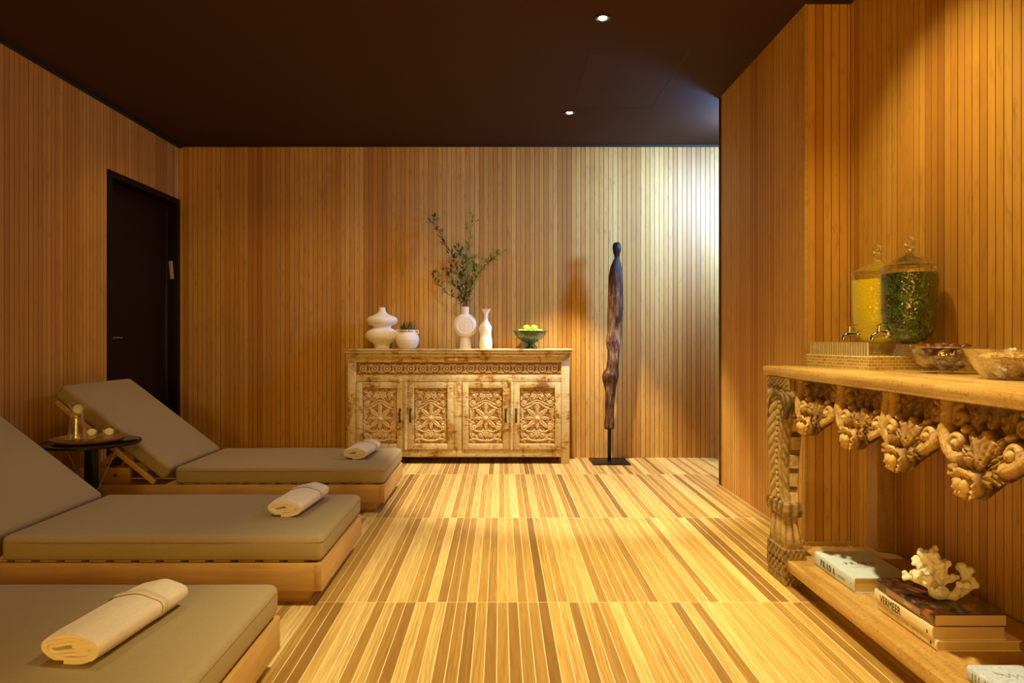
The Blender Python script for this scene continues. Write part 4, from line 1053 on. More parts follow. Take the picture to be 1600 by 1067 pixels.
Y_ = np.repeat(ys[:, None], nv, 1); T_ = np.linspace(0, 1, nv)[None, :]; Z_ = ZB[:, None] + (ZTOP - ZB[:, None]) * T_
R = Relief(Y_, Z_)
for c, w, tip in PEND:
    for s in (-1, 1):
        # big C scroll along the edge of the pendant with volutes at both ends
        R.stroke(bez((c + s * w * 0.97, 0.872), (c + s * w * 1.02, 0.80), (c + s * w * 0.95, 0.742), (c + s * w * 0.50, 0.728), 18), 0.022, 0.048)
        R.stroke(spiral(c + s * w * 0.60, 0.768, 0.033, 0.006, -PI / 2, s * 1.25, 22), 0.013, 0.046)
        R.dome(c + s * w * 0.60, 0.768, 0.015, 0.015, 0.058)
        R.stroke(spiral(c + s * w * 0.68, 0.836, 0.030, 0.006, PI / 2, -s * 1.2, 20), 0.012, 0.034)
        R.dome(c + s * w * 0.68, 0.836, 0.013, 0.013, 0.036)
        R.dome(c + s * w * 0.48, 0.806, 0.018, 0.013, 0.046, rot=s * 0.6)
        # wing leaves beside the bud
        for k, (a, L) in enumerate(((0.18, 0.62), (-0.22, 0.55), (0.62, 0.50))):
            R.leaf(c + s * w * 0.10, tip + 0.068 + 0.006 * k, (a if s > 0 else PI - a), w * L, 0.019, 0.036, 0.35)
        R.leaf(c + s * w * 0.14, 0.742, (1.05 if s > 0 else PI - 1.05), 0.075, 0.017, 0.044, 0.4)
        R.leaf(c + s * w * 0.30, 0.800, (1.2 if s > 0 else PI - 1.2), 0.075, 0.020, 0.030, 0.4)
        R.leaf(c + s * w * 0.88, 0.870, (-2.2 if s > 0 else -PI + 2.2), 0.06, 0.016, 0.032, 0.4)
    # central acanthus fan
    dy, dz = Y_ - c, Z_ - 0.700; rad = np.hypot(dy, dz); an = np.arctan2(dy, dz)
    fan = ((rad > 0.02) & (rad < 0.104 + 0.008 * np.cos(an * 8)) & (np.abs(an) < 0.62))
    hh = (0.030 + 0.010 * (rad / 0.11)) * (0.88 + 0.12 * np.cos(an * 16)) * smoothstep(0, 0.10, 0.62 - np.abs(an))
    R.H = np.where(fan, np.maximum(R.H, hh), R.H)
    for k in (-1, 0, 1): R.leaf(c + k * 0.040, 0.876, -PI / 2 + k * 0.22, 0.066, 0.021, 0.030, 0.4)
    R.dome(c, tip + 0.040, 0.040, 0.044, 0.030, 0.8)
# lambrequin along the top
band = smoothstep(0.855, 0.862, Z_ + 0.006 * np.sin(Y_ * 2 * PI / 0.055))
R.H = np.maximum(R.H, 0.016 * band)
nz = np.sin(Y_ * 210 + 1.5 * np.sin(Z_ * 120)) * np.sin(Z_ * 190 + 1.3 * np.sin(Y_ * 80)); R.H += 0.0022 * nz + 0.0012 * np.sin(Y_ * 520) * np.sin(Z_ * 470)
# overall belly: the pendants lean outward toward their tips
Hh = R.H = R.H * 0.62; belly = 0.040 * (1 - smoothstep(0.64, 0.86, Z_))
Hh = R.H
co = [(AX - Hh[i, j] - belly[i, j], Y_[i, j], Z_[i, j]) for i in range(ny) for j in range(nv)]
at = list(np.clip(Hh / 0.034, 0, 1).ravel()); F = grid_faces(ny, nv)
# back face and rims
XBk = AX + 0.055; off = len(co)
for i in range(ny): co += [(XBk, ys[i], ZB[i] + 0.85 * (VAL + 0.03 - ZB[i])), (XBk, ys[i], ZTOP)]; at += [0, 0]
for i in range(ny - 1):
    a, b_ = off + 2 * i, off + 2 * (i + 1)
    F.append((a, a + 1, b_ + 1, b_)); F.append((i * nv, a, b_, (i + 1) * nv)); F.append((i * nv + nv - 1, (i + 1) * nv + nv - 1, b_ + 1, a + 1))
F.append(tuple(range(nv)) + (off + 1, off)); F.append(tuple(range((ny - 1) * nv, ny * nv))[::-1] + (off + 2 * ny - 2, off + 2 * ny - 1))
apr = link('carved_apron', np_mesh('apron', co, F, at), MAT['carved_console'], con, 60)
for c, w, tip in PEND: rosebud(c, tip, apr)

# front legs: stack of rectangular sections, carved on each face
def leg(yc, flip=1):
    #   z, x0, x1, y0, y1  (y0 = camera side)
    S = [(0.0, 1.204, 1.288, 2.885, 3.075), (0.035, 1.204, 1.288, 2.885, 3.075), (0.04, 1.201, 1.290, 2.880, 3.080), (0.150, 1.202, 1.289, 2.882, 3.078), (0.155, 1.208, 1.284, 2.890, 3.070),
         (0.20, 1.211, 1.272, 2.893, 3.064), (0.26, 1.214, 1.262, 2.900, 3.058), (0.285, 1.213, 1.262, 2.898, 3.060), (0.292, 1.203, 1.272, 2.884, 3.076), (0.318, 1.198, 1.276, 2.874, 3.084), (0.345, 1.200, 1.274, 2.880, 3.080), (0.352, 1.210, 1.268, 2.905, 3.060),
         (0.40, 1.209, 1.272, 2.925, 3.058), (0.50, 1.208, 1.282, 2.935, 3.066), (0.60, 1.206, 1.286, 2.925, 3.078), (0.68, 1.205, 1.286, 2.905, 3.084), (0.74, 1.204, 1.285, 2.880, 3.086), (0.775, 1.204, 1.284, 2.862, 3.088), (0.80, 1.206, 1.285, 2.860, 3.088), (0.825, 1.210, 1.285, 2.868, 3.086), (0.832, 1.206, 1.286, 2.864, 3.088), (TZ - 0.044, 1.206, 1.286, 2.864, 3.088)]
    S = np.array(S); zz = np.concatenate([np.linspace(0, TZ - 0.044, 230), S[:, 0]]); zz = np.unique(np.round(zz, 5))
    q = [np.interp(zz, S[:, 0], S[:, k]) for k in range(1, 5)]
    nx, nyy = 16, 30; co = []; at = []
    for j, z in enumerate(zz):
        x0, x1, y0, y1 = (w[j] for w in q)
        per = [(x0 + (x1 - x0) * t, y0, 0, t) for t in np.linspace(0, 1, nx, endpoint=False)] + [(x1, y0 + (y1 - y0) * t, 1, t) for t in np.linspace(0, 1, nyy, endpoint=False)] + [(x1 - (x1 - x0) * t, y1, 2, t) for t in np.linspace(0, 1, nx, endpoint=False)] + [(x0, y1 - (y1 - y0) * t, 3, 1 - t) for t in np.linspace(0, 1, nyy, endpoint=False)]
        for (x, y, f, t) in per:
            h = 0.0; e = min(t, 1 - t)
            if f == 3:    # broad face toward the room; t=0 camera side
                if z < 0.16:
                    h = 0.004 * math.sin(t * 34) * math.sin(z * 170) if 0.045 < z < 0.145 else 0.003 * abs(math.sin(t * 40))
                    if 0.085 < z < 0.095: h -= 0.004
                elif z < 0.29: h = 0.009 * abs(math.sin(t * PI * 3.0 + 0.2)) ** 0.7 * math.sin((z - 0.155) / 0.135 * PI) + 0.002 * math.sin(t * 70) * math.sin(z * 220)
                elif z < 0.352: h = 0.005 * math.sin(t * PI * 8 + z * 40)
                elif z < 0.83:
                    fr_ = (z * 21 + (t - 0.30) * 2.4) % 1.0
                    if t > 0.36: h = 0.009 * math.sin(fr_ * PI) ** 0.6 * (0.55 + 0.45 * math.sin((t - 0.36) / 0.64 * PI))   # long overlapping feathers
                    elif t > 0.24: h = 0.010 if math.sin(z * 260) > -0.2 else 0.003                                           # beaded spine
                    else: h = 0.006 * abs(math.sin(z * 60 - t * 14))
                else: h = 0.004 * (1 if math.sin((t * 40) + (z * 300)) > 0 else 0)
            elif f == 0:  # narrow face toward the camera
                if z < 0.155: h = 0.003 * math.sin(t * 26) * math.sin(z * 160)
                elif z < 0.29: h = 0.008 * abs(math.sin(t * PI * 2)) ** 0.6 * math.sin((z - 0.155) / 0.135 * PI)
                elif z < 0.352: h = 0.003 * math.sin(t * PI * 4)
                elif z < 0.72:
                    k = (z * 12.5) % 1.0
                    if t > 0.45: h = (0.007 if 0.14 < k < 0.86 else -0.003) * smoothstep(0.45, 0.52, t)
                    elif t > 0.33: h = 0.001
                    else: h = 0.006 * abs(math.sin(z * 70 + t * 9))
                elif z < 0.83: h = 0.010 * max(0, math.sin((z - 0.72) * 70 + t * 3)) * math.sin(t * PI)
                else: h = 0.004 * (1 if math.sin(t * 30) > 0 else 0)
            h *= min(1, e / 0.05) if f in (0, 3) else 0
            h += 0.0016 * mnoise.noise(Vector((x * 60, y * 60, z * 60)))
            hv = h if f in (0, 3) else 0
            if f == 0: y -= hv
            if f == 3: x -= hv
            co.append((x, yc + flip * (y - 2.98), z)); at.append(min(1, max(0, 0.3 + h / 0.012 * 0.7)) if f in (0, 3) else 0.25)
    m = 2 * (nx + nyy); J = len(zz)
    F = [(j * m + k, j * m + (k + 1) % m, (j + 1) * m + (k + 1) % m, (j + 1) * m + k) for j in range(J - 1) for k in range(m)]
    F += [tuple(range(m))[::-1], tuple((J - 1) * m + k for k in range(m))]
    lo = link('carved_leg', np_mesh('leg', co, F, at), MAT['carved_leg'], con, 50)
    # scrolled dragon-crest at the knee
    s = MB()
    P = lambda a, b, x=0.0: (1.202 + x, yc + flip * (a - 2.98), b)
    s.tube([P(3.06, 0.70), P(3.03, 0.78), P(2.97, 0.815), P(2.90, 0.80), P(2.865, 0.755), P(2.878, 0.715), P(2.91, 0.712), P(2.918, 0.74), P(2.898, 0.752)], [0.006, 0.011, 0.014, 0.015, 0.014, 0.012, 0.010, 0.008, 0.006], 10)
    s.tube([P(2.885, 0.815), P(2.86, 0.80), P(2.845, 0.765), P(2.862, 0.742)], [0.008, 0.014, 0.014, 0.006], 10)
    for k in range(5): s.ball(P(3.055 - k * 0.03, 0.842 + 0.006 * (k % 2)), 0.011, 10, 8, (0.7, 1.2, 1))
    s.part('knee_scroll', MAT['carved_leg'], lo, 60)
    b2 = MB()
    for k in range(4): b2.tube([(1.214 + 0.016 * k, yc + flip * (2.858 - 2.98), 0.80), (1.218 + 0.016 * k, yc + flip * (2.852 - 2.98), 0.76), (1.222 + 0.016 * k, yc + flip * (2.866 - 2.98), 0.725)], [0.005, 0.008, 0.003], 8)
    b2.part('knee_leaf', MAT['carved_leg'], lo, 60)
leg(2.98, 1); leg(0.66, -1)
# rear posts and the lower shelf
for yc in (3.045, 0.62):
    MB().box(1.655, 1.735, yc - 0.045, yc + 0.045, 0.0, TZ - 0.044, 0.004).part('rear_post', MAT['post_wood'], con)
sh = MB().box(1.212, 1.722, 0.56, 3.075, 0.066, 0.110, 0.004)
bmesh.ops.subdivide_edges(sh.bm, edges=[e for e in sh.bm.edges if abs(e.verts[0].co.y - e.verts[1].co.y) > 1.0], cuts=60)
sh.map(lambda v: (v.x + (0.004 * mnoise.noise(Vector((v.y * 4, 3, 0))) if v.x < 1.3 else 0.010 * mnoise.noise(Vector((v.y * 5, 9, 0))) if v.x > 1.7 else 0), v.y, v.z))
sh.part('shelf', MAT['shelf_wood'], con)

# ------------------------------------------------------------------ on the console: pearl plinth, glass rail tray, dispensers, bowls
A = Vector((1.368, 3.055, 0)); th_ = math.radians(-80.8); ex = Vector((math.cos(th_), math.sin(th_), 0)); ey = Vector((-ex.y, ex.x, 0))  # ex along room face toward camera
LX, LYY = 0.405, 0.315
def pl_pt(u, v, z): return A + ex * u + ey * v + Vector((0, 0, z))
def mosaic_box(u0, u1, v0, v1, z0, z1):
    bm = bmesh.new(); uvl = bm.loops.layers.uv.new('UVMap')
    c = [(u0, v0), (u1, v0), (u1, v1), (u0, v1)]; s = 0.0; e = 0.003
    for i in range(4):
        a, b_ = c[i], c[(i + 1) % 4]; L = math.hypot(a[0] - b_[0], a[1] - b_[1])
        q = [(a, z0, s), (b_, z0, s + L), (b_, z1 - e, s + L), (a, z1 - e, s)]
        f = bm.faces.new([bm.verts.new(pl_pt(*p, z)) for p, z, _ in q])
        for l, (_, z, ss) in zip(f.loops, q): l[uvl].uv = (ss, z)
        s += L
    cu, cv = (u0 + u1) / 2, (v0 + v1) / 2; sh_ = lambda p: (p[0] - math.copysign(e, p[0] - cu), p[1] - math.copysign(e, p[1] - cv))
    for i in range(4):
        a, b_ = c[i], c[(i + 1) % 4]; q = [(a, z1 - e), (b_, z1 - e), (sh_(b_), z1), (sh_(a), z1)]
        f = bm.faces.new([bm.verts.new(pl_pt(*p, z)) for p, z in q])
        for l, p in zip(f.loops, q): l[uvl].uv = (p[0][0], 0.2 + p[0][1])
    f = bm.faces.new([bm.verts.new(pl_pt(*sh_(p), z1)) for p in c])
    for l, p in zip(f.loops, c): l[uvl].uv = (p[0], p[1])
    f = bm.faces.new([bm.verts.new(pl_pt(*p, z0)) for p in c[::-1]])
    bmesh.ops.remove_doubles(bm, verts=bm.verts, dist=1e-5)
    me = bpy.data.meshes.new('plinth'); bm.to_mesh(me); bm.free(); return me
ZR = TZ + 0.055
solo('mosaic_riser', mosaic_box(0, LX, 0, LYY, TZ + 0.0005, ZR), MAT['mosaic'], 'low rectangular riser clad in pearly gold brick mosaic under the drink dispensers', 'riser')
tr = thing('glass_rail', 'low upright fluted glass rail along the front edge of the mosaic riser', 'glass rail', pl_pt(0.17, 0.03, ZR))
m = MB()
for k in range(24):
    u = 0.012 + k * 0.0152; c = pl_pt(u, 0.022, 0); m.obox((c.x, c.y, ZR + 0.0265), ex, ey, (0, 0, 1), 0.0070, 0.003 + 0.0015 * (k % 2), 0.026, 0.002, 1)
m.part('fluted_panel', MAT['rail_glass'], tr)
m = MB()
for k in range(25):
    c = pl_pt(0.0044 + k * 0.0152, 0.022, 0); m.obox((c.x, c.y, ZR + 0.0265), ex, ey, (0, 0, 1), 0.0009, 0.0035, 0.026)
m.part('flute_edge', MAT['tape_white'], tr)
m = MB(); 
for k in range(8):
    u = 0.004 + 0.012; c = pl_pt(0.006, 0.03 + k * 0.0152, 0); m.obox((c.x, c.y, ZR + 0.0265), ey, ex, (0, 0, 1), 0.0070, 0.003, 0.026, 0.002, 1)
m.part('fluted_panel', MAT['rail_glass'], tr)
c = pl_pt(0.188, 0.022, 0); MB().obox((c.x, c.y, ZR + 0.0535), ex, ey, (0, 0, 1), 0.186, 0.005, 0.0014, 0.0008, 1).part('top_bead', MAT['cut_glass'], tr)

def dispenser(x, y, mat, label, green):
    z = ZR + 0.0005; K = 0.89
    d = thing('drink_dispenser', label, 'drink dispenser', (x, y, z), 'glass drink dispensers')
    # cut-glass foot
    MB().lathe([(0, 0), (0.058, 0), (0.060, 0.006), (0.050, 0.022), (0.044, 0.034), (0.046, 0.046), (0.03, 0.050), (0, 0.050)], (x, y, z), 40, fn=lambda a, zz: 1 + 0.04 * math.cos(a * 14)).part('foot', MAT['foot_glass'], d)
    BP = [(r_ * K, z_) for r_, z_ in [(0.030, 0.048), (0.066, 0.058), (0.092, 0.080), (0.107, 0.118), (0.113, 0.165), (0.1155, 0.230), (0.1165, 0.300), (0.1165, 0.340)]]
    MB().lathe([(0, 0.046)] + BP + [(0.1185 * K, 0.342), (0.1185 * K, 0.350), (0.112 * K, 0.350), (0.1125 * K, 0.338)] + [(r - 0.004, zz) for r, zz in BP[::-1][1:]] + [(0, 0.050)], (x, y, z), 56).part('glass_jar', MAT['hammered_glass'], d)
    top = 0.326 if green else 0.322
    lp = [(r - 0.0050, zz + 0.002) for r, zz in BP if zz < top] + [(0.1105 * K, top)]
    liq = MB().lathe([(0, 0.053)] + lp + [(0, top)], (x, y, z), 48).part('drink', MAT[mat], d)
    LPf = [(0.1175 * K, 0.3505), (0.116 * K, 0.357), (0.100 * K, 0.364), (0.078 * K, 0.374), (0.050, 0.390), (0.034, 0.400), (0.020, 0.405), (0.013, 0.412), (0.016, 0.420), (0.022, 0.428), (0.016, 0.436)]
    lid = MB().lathe([(0.109 * K, 0.3505)] + LPf + [(0, 0.436)], (x, y, z), 48).part('lid', MAT['lid_glass'], d)
    MB().ball((x, y, z + 0.455), 0.0215, 18, 12, (1, 1, 1)).part('finial', MAT['lid_glass'], lid)
    # tap toward the room
    zt_ = z + 0.088; rj = 0.086
    t = MB(); t.tube([(x - rj + 0.006, y, zt_), (x - rj - 0.018, y, zt_), (x - rj - 0.040, y, zt_ - 0.001), (x - rj - 0.058, y, zt_ - 0.010), (x - rj - 0.064, y, zt_ - 0.026)], [0.011, 0.011, 0.012, 0.010, 0.0085], 14)
    t.lathe([(0, 0), (0.016, 0), (0.016, 0.006), (0, 0.006)], (x - rj - 0.004, y, zt_), 20, axis='X')
    to = t.part('tap', MAT['chrome'], d)
    l = MB(); l.tube([(x - rj - 0.036, y, zt_ + 0.004), (x - rj - 0.034, y, zt_ + 0.034)], [0.008, 0.006], 10); l.tube([(x - rj - 0.046, y, zt_ + 0.030), (x - rj - 0.030, y, zt_ + 0.036), (x - rj - 0.004, y - 0.004, zt_ + 0.038)], [0.005, 0.0075, 0.006], 8, flat=0.6)
    l.part('tap_lever', MAT['chrome'], to)
    return d
gd = dispenser(1.628, 2.72, 'infusion', 'larger-looking lidded glass dispenser of dark green herb drink, nearer the camera', True)
yd = dispenser(1.640, 2.972, 'juice', 'lidded glass dispenser of bright yellow juice, behind the green one', False)
# herb leaves pressed against the glass of the green drink
hb = MB(); r = random.Random(9)
for k in range(55):
    a = r.uniform(0, 2 * PI); zz = r.uniform(0.10, 0.31); rr_ = np.interp(zz, [0.06, 0.082, 0.118, 0.165, 0.23, 0.34], [0.054, 0.073, 0.089, 0.0955, 0.0978, 0.0985]) - 0.001
    n_ = Vector((math.cos(a), math.sin(a), 0)); d_ = Vector((-n_.y, n_.x, 0)) * r.uniform(-1, 1) + Vector((0, 0, r.uniform(-1, 1)))
    blade(hb, (1.628 + rr_ * n_.x, 2.72 + rr_ * n_.y, ZR + zz), d_, r.uniform(0.02, 0.04), 0.007, 0.05, 4)
hb.part('herb_leaf_mix', MAT['leaf_light'], gd, 80)['kind'] = 'stuff'

# bowl of dates: lobed glass on little feet
def bowl(name, label, x, y, R0, hgt, feet, tilt=0.0):
    t = thing(name, label, 'bowl', (x, y, TZ + 0.0005))
    z = TZ + 0.0005; lift = 0.016 if feet else 0.0
    P = [(0.35, 0.0), (0.66, 0.05), (0.90, 0.22), (1.0, 0.5), (1.0, 0.75), (0.96, 0.92), (1.02, 1.0)] if feet else [(0.42, 0.0), (0.56, 0.04), (0.74, 0.35), (0.90, 0.70), (1.0, 0.97), (1.02, 1.0)]
    out = [(r_ * R0, lift + q * (hgt - lift)) for r_, q in P]
    inn = [(max(0.005, r_ - 0.005), q + (0.004 if q < lift + 0.01 else 0)) for r_, q in out[::-1]]
    sw = 0 if feet else 9.0
    MB().lathe([(0, lift)] + out + inn + [(0, lift + 0.006)], (x, y, z), 72, fn=lambda a, zz: 1 + (0.022 if feet else 0.030) * math.cos((a + (sw * zz if sw else 0)) * 10)).part('glass_bowl', MAT['cut_glass'], t)
    if feet:
        for k in range(4):
            a = PI / 4 + k * PI / 2; cx, cy = x + R0 * 0.62 * math.cos(a), y + R0 * 0.62 * math.sin(a)
            MB().tube([(cx, cy, z + 0.020), (cx + 0.010 * math.cos(a), cy + 0.010 * math.sin(a), z + 0.010), (cx + 0.022 * math.cos(a), cy + 0.022 * math.sin(a), z + 0.006), (cx + 0.026 * math.cos(a), cy + 0.026 * math.sin(a), z + 0.012)], [0.011, 0.008, 0.006, 0.006], 10).part('foot', MAT['cut_glass'], t)
        for a in (PI, 0):
            MB().tube([(x + (R0 * 0.98 + 0.016 * math.sin(q)) * math.cos(a), y + 0.026 * math.cos(q), z + lift + 0.052 + 0.016 * math.sin(q)) for q in np.linspace(0, PI, 11)], 0.005, 10).part('handle', MAT['cut_glass'], t)
    return t
b1 = (1.590, 2.435)
bowl('footed_glass_bowl', 'clear lobed glass bowl on small feet holding dark dates, right of the dispensers', b1[0], b1[1], 0.098, 0.096, True)
r = random.Random(12); k = 0
for ring, (n_, rad, zz) in enumerate(((6, 0.048, 0.036), (8, 0.066, 0.056), (8, 0.070, 0.078), (8, 0.062, 0.098), (3, 0.022, 0.102), (1, 0.0, 0.080))):
    for q in range(n_):
        a = q * 2 * PI / max(1, n_) + ring * 0.45; x, y = b1[0] + rad * math.cos(a), b1[1] + rad * math.sin(a)
        m = MB().ball((0, 0, 0), 0.0135, 14, 10, (1.55, 1.0, 0.92)); m.map(lambda v: Vector((v.x, v.y, v.z)) * (1 + 0.08 * mnoise.noise(v * 120 + Vector((k, 0, 0)))))
        rot = Matrix.Rotation(a + PI / 2 + r.uniform(-.4, .4), 3, 'Z') @ Matrix.Rotation(r.uniform(-.3, .3), 3, 'Y')
        m.map(lambda v: rot @ v + Vector((x, y, TZ + zz - 0.0035)))
        solo('dried_date', m.mesh(), MAT['date'], 'glossy dark brown date heaped in the small footed glass bowl', 'date', 'dates in the footed glass bowl'); k += 1
b2 = (1.545, 2.075)
bowl('swirl_glass_bowl', 'clear flared swirl-ribbed glass bowl of brown granola, at the right photo edge', b2[0], b2[1], 0.118, 0.092, False)
gm = MB().lathe([(0, 0.008), (0.050, 0.008), (0.066, 0.032), (0.082, 0.060), (0.086, 0.068), (0.06, 0.076), (0.03, 0.080), (0, 0.082)], (b2[0], b2[1], TZ + 0.0005), 48)
bmesh.ops.subdivide_edges(gm.bm, edges=gm.bm.edges[:], cuts=2)
gm.map(lambda v: v + Vector(mnoise.noise_vector(v * 95)) * 0.0045)
r = random.Random(4)
for q in range(110):
    a = r.uniform(0, 2 * PI); rad = 0.078 * math.sqrt(r.random()); s_ = r.uniform(0.004, 0.008)
    gm.ball((b2[0] + rad * math.cos(a), b2[1] + rad * math.sin(a), TZ + 0.080 - rad * 0.12), s_, 7, 5, (r.uniform(.7, 1.4), r.uniform(.7, 1.2), r.uniform(.5, .9)))
o = solo('granola', gm.mesh(), MAT['granola'], 'golden brown granola filling the swirled glass bowl', 'granola'); o['kind'] = 'stuff'

# ------------------------------------------------------------------ lettering
def letters(text, size, O, ex_, ey_, mat, parent, name='title', sx=1.0, bold=0.0, spacing=1.0):
    cu = bpy.data.curves.new('txt', 'FONT'); cu.body = text; cu.size = size; cu.space_character = spacing; cu.offset = bold; cu.resolution_u = 3; cu.extrude = 0.0003
    ob = bpy.data.objects.new('txt', cu); COL.objects.link(ob); dg = bpy.context.evaluated_depsgraph_get(); dg.update()
    me = bpy.data.meshes.new_from_object(ob.evaluated_get(dg)); bpy.data.objects.remove(ob)
    ex_, ey_ = Vector(ex_), Vector(ey_); n_ = ex_.cross(ey_)
    M = Matrix(((ex_.x * sx, ey_.x, n_.x, O[0]), (ex_.y * sx, ey_.y, n_.y, O[1]), (ex_.z * sx, ey_.z, n_.z, O[2]), (0, 0, 0, 1)))
    me.transform(M); me.materials.clear()
    return link(name, me, mat, parent, sharp=False)
def serif_word(text, h, O, ex_, ey_, mat, parent, gap=0.16):
    """fashion-house style capitals: fat stems, hairlines and slab serifs"""
    TH, TN = 0.20, 0.06
    G = {'P': (0.66, [('v', .16, 0, 1, TH), ('s', .16, 0, .34), ('s', .16, 1, .34), ('a', .20, .72, .36, .28, -90, 90, TH * .9)]),
         'R': (0.76, [('v', .16, 0, 1, TH), ('s', .16, 0, .34), ('s', .16, 1, .34), ('a', .20, .74, .34, .26, -90, 90, TH * .9), ('d', .36, .5, .66, 0, TH), ('s', .68, 0, .24)]),
         'A': (0.86, [('d', .10, 0, .43, 1, TN), ('d', .44, 1, .74, 0, TH), ('h', .2, .62, .32, TN), ('s', .10, 0, .26), ('s', .74, 0, .30)]),
         'D': (0.80, [('v', .16, 0, 1, TH), ('s', .16, 0, .34), ('s', .16, 1, .34), ('a', .20, .5, .48, .5, -90, 90, TH)])}
    ex_, ey_ = Vector(ex_), Vector(ey_); n_ = ex_.cross(ey_); m = MB(); x = 0.0; O = Vector(O)
    def quad(p):
        m.prism([O + ex_ * (a * h) + ey_ * (b_ * h) for a, b_ in p], n_ * 0.0004)
    for ch in text:
        w, st = G[ch]
        for s_ in st:
            if s_[0] == 'v': quad([(x + s_[1] - s_[4] / 2, s_[2]), (x + s_[1] + s_[4] / 2, s_[2]), (x + s_[1] + s_[4] / 2, s_[3]), (x + s_[1] - s_[4] / 2, s_[3])])
            elif s_[0] == 's': y0 = s_[2] - (0.045 if s_[2] > 0.5 else 0); quad([(x + s_[1] - s_[3] / 2, y0), (x + s_[1] + s_[3] / 2, y0), (x + s_[1] + s_[3] / 2, y0 + .045), (x + s_[1] - s_[3] / 2, y0 + .045)])
            elif s_[0] == 'h': quad([(x + s_[1], s_[3] - TN / 2), (x + s_[2], s_[3] - TN / 2), (x + s_[2], s_[3] + TN / 2), (x + s_[1], s_[3] + TN / 2)])
            elif s_[0] == 'd': t = s_[5]; quad([(x + s_[1] - t / 2, s_[2]), (x + s_[1] + t / 2, s_[2]), (x + s_[3] + t / 2, s_[4]), (x + s_[3] - t / 2, s_[4])][:: 1 if s_[2] < s_[4] else -1])
            elif s_[0] == 'a':
                _, cx, cy, rx_, ry_, a0, a1, t = s_; prev = None
                for k in range(15):
                    a = math.radians(a0 + (a1 - a0) * k / 14); tt = TN + (t - TN) * max(0, math.cos(a)) ** 0.8
                    po_ = (x + cx + rx_ * math.cos(a), cy + ry_ * math.sin(a)); pi_ = (x + cx + (rx_ - tt) * math.cos(a), cy + (ry_ - TN) * math.sin(a))
                    if prev: quad([prev[1], prev[0], po_, pi_])
                    prev = (po_, pi_)
        x += w + gap
    return m.part('title', mat, parent)

# ------------------------------------------------------------------ books on the lower shelf
def book(label, x0, x1, y0, y1, z0, th, cover, spine=None, rot=0.0, group='art books on the console shelf', rounded=True):
    """spine on the -x side"""
    t = thing('art_book', label, 'book', (0, 0, z0), group)
    ct = 0.0028; pg = MB(); pg.box(x0 + 0.006, x1 - 0.004, y0 + 0.003, y1 - 0.003, z0 + ct, z0 + th - ct); po = pg.part('pages', MAT['pages'], t)
    c = MB()
    if rounded:
        n = 10; prof = [(x1, z0)]
        for k in range(n + 1):
            a = -PI / 2 - PI * k / n; prof.append((x0 + 0.007 + 0.007 * math.cos(a), z0 + th / 2 + (th / 2) * math.copysign(abs(math.sin(a)) ** 0.7, math.sin(a))))
        prof.append((x1, z0 + th))
        inn = [(x1, z0 + th - ct), (x0 + 0.0055, z0 + th - ct), (x0 + 0.0035, z0 + th / 2), (x0 + 0.0055, z0 + ct), (x1, z0 + ct)]
        c.prism([(x, y0, z) for x, z in prof + inn], (0, y1 - y0, 0))
    c.part('cover', cover, t)
    return t, po
sz = 0.1105
EXs, EYs = (0, -1, 0), (0, 0, 1)   # lettering on a spine seen from the room
pr, _ = book('thick pale blue-white book lettered PRADA lying flat at the far end of the shelf', 1.301, 1.523, 2.514, 2.832, sz, 0.055, MAT['cover_white'])
serif_word('PRADA', 0.026, (1.3005, 2.775, sz + 0.015), EXs, EYs, MAT['text_black'], pr)
letters('CATWALK', 0.0125, (1.3005, 2.640, sz + 0.021), EXs, EYs, MAT['text_grey'], pr, 'subtitle', 1.0, 0, 1.05)
serif_word('PRADA', 0.0215, (1.350, 2.668, sz + 0.0551), (1, 0, 0), (0, 1, 0), MAT['text_black'], pr, 0.34)
letters('CATWALK', 0.010, (1.376, 2.645, sz + 0.0551), (1, 0, 0), (0, 1, 0), MAT['text_grey'], pr, 'subtitle', 1.1)
letters('THE COMPLETE COLLECTIONS', 0.005, (1.356, 2.632, sz + 0.0551), (1, 0, 0), (0, 1, 0), MAT['text_grey'], pr, 'subtitle', 1.1)
def ring_mark(y, z, r_, x, par, mat='text_black'):
    m = MB(); m.tube([(x, y + r_ * 0.6 * math.cos(a), z + r_ * math.sin(a)) for a in np.linspace(0.3, 2 * PI - 0.3, 14)], 0.0006, 5); m.tube([(x, y - r_ * 0.5, z - r_ * 0.5), (x, y + r_ * 0.4, z + r_ * 0.6)], 0.0007, 5); m.part('publisher_mark', MAT[mat], par)
ring_mark(2.535, sz + 0.028, 0.004, 1.3008, pr, 'text_grey')
m = MB(); m.tube([(1.395, 2.5165, sz + 0.018), (1.390, 2.5160, sz + 0.026), (1.395, 2.5160, sz + 0.034), (1.405, 2.5160, sz + 0.038)], [0.001, 0.003, 0.0025, 0.0008], 6); m.part('page_mark', MAT['text_black'], pr)
b3, _ = book('bottom book of the stack, cream spine with faint lettering, widest of the three', 1.306, 1.562, 2.047, 2.366, sz, 0.031, MAT['cover_cream'])
r = random.Random(8); m = MB(); y = 2.335
while y > 2.11:
    w = r.uniform(0.004, 0.009); m.box(1.3052, 1.3062, y - 0.0022, y, sz + 0.008, sz + 0.023)
    if r.random() < 0.7: m.box(1.3052, 1.3062, y - w, y, sz + 0.0205, sz + 0.023)
    if r.random() < 0.5: m.box(1.3052, 1.3062, y - w, y, sz + 0.008, sz + 0.0105)
    y -= w + r.uniform(0.003, 0.005) + (0.010 if r.random() < 0.12 else 0)
m.part('faint_lettering', MAT['text_faint'], b3); ring_mark(2.073, sz + 0.0155, 0.005, 1.3055, b3)
z2 = sz + 0.0312
b4, _ = book('middle book of the stack, cream spine lettered VERMEER in black', 1.298, 1.522, 2.055, 2.372, z2, 0.040, MAT['cover_cream'])
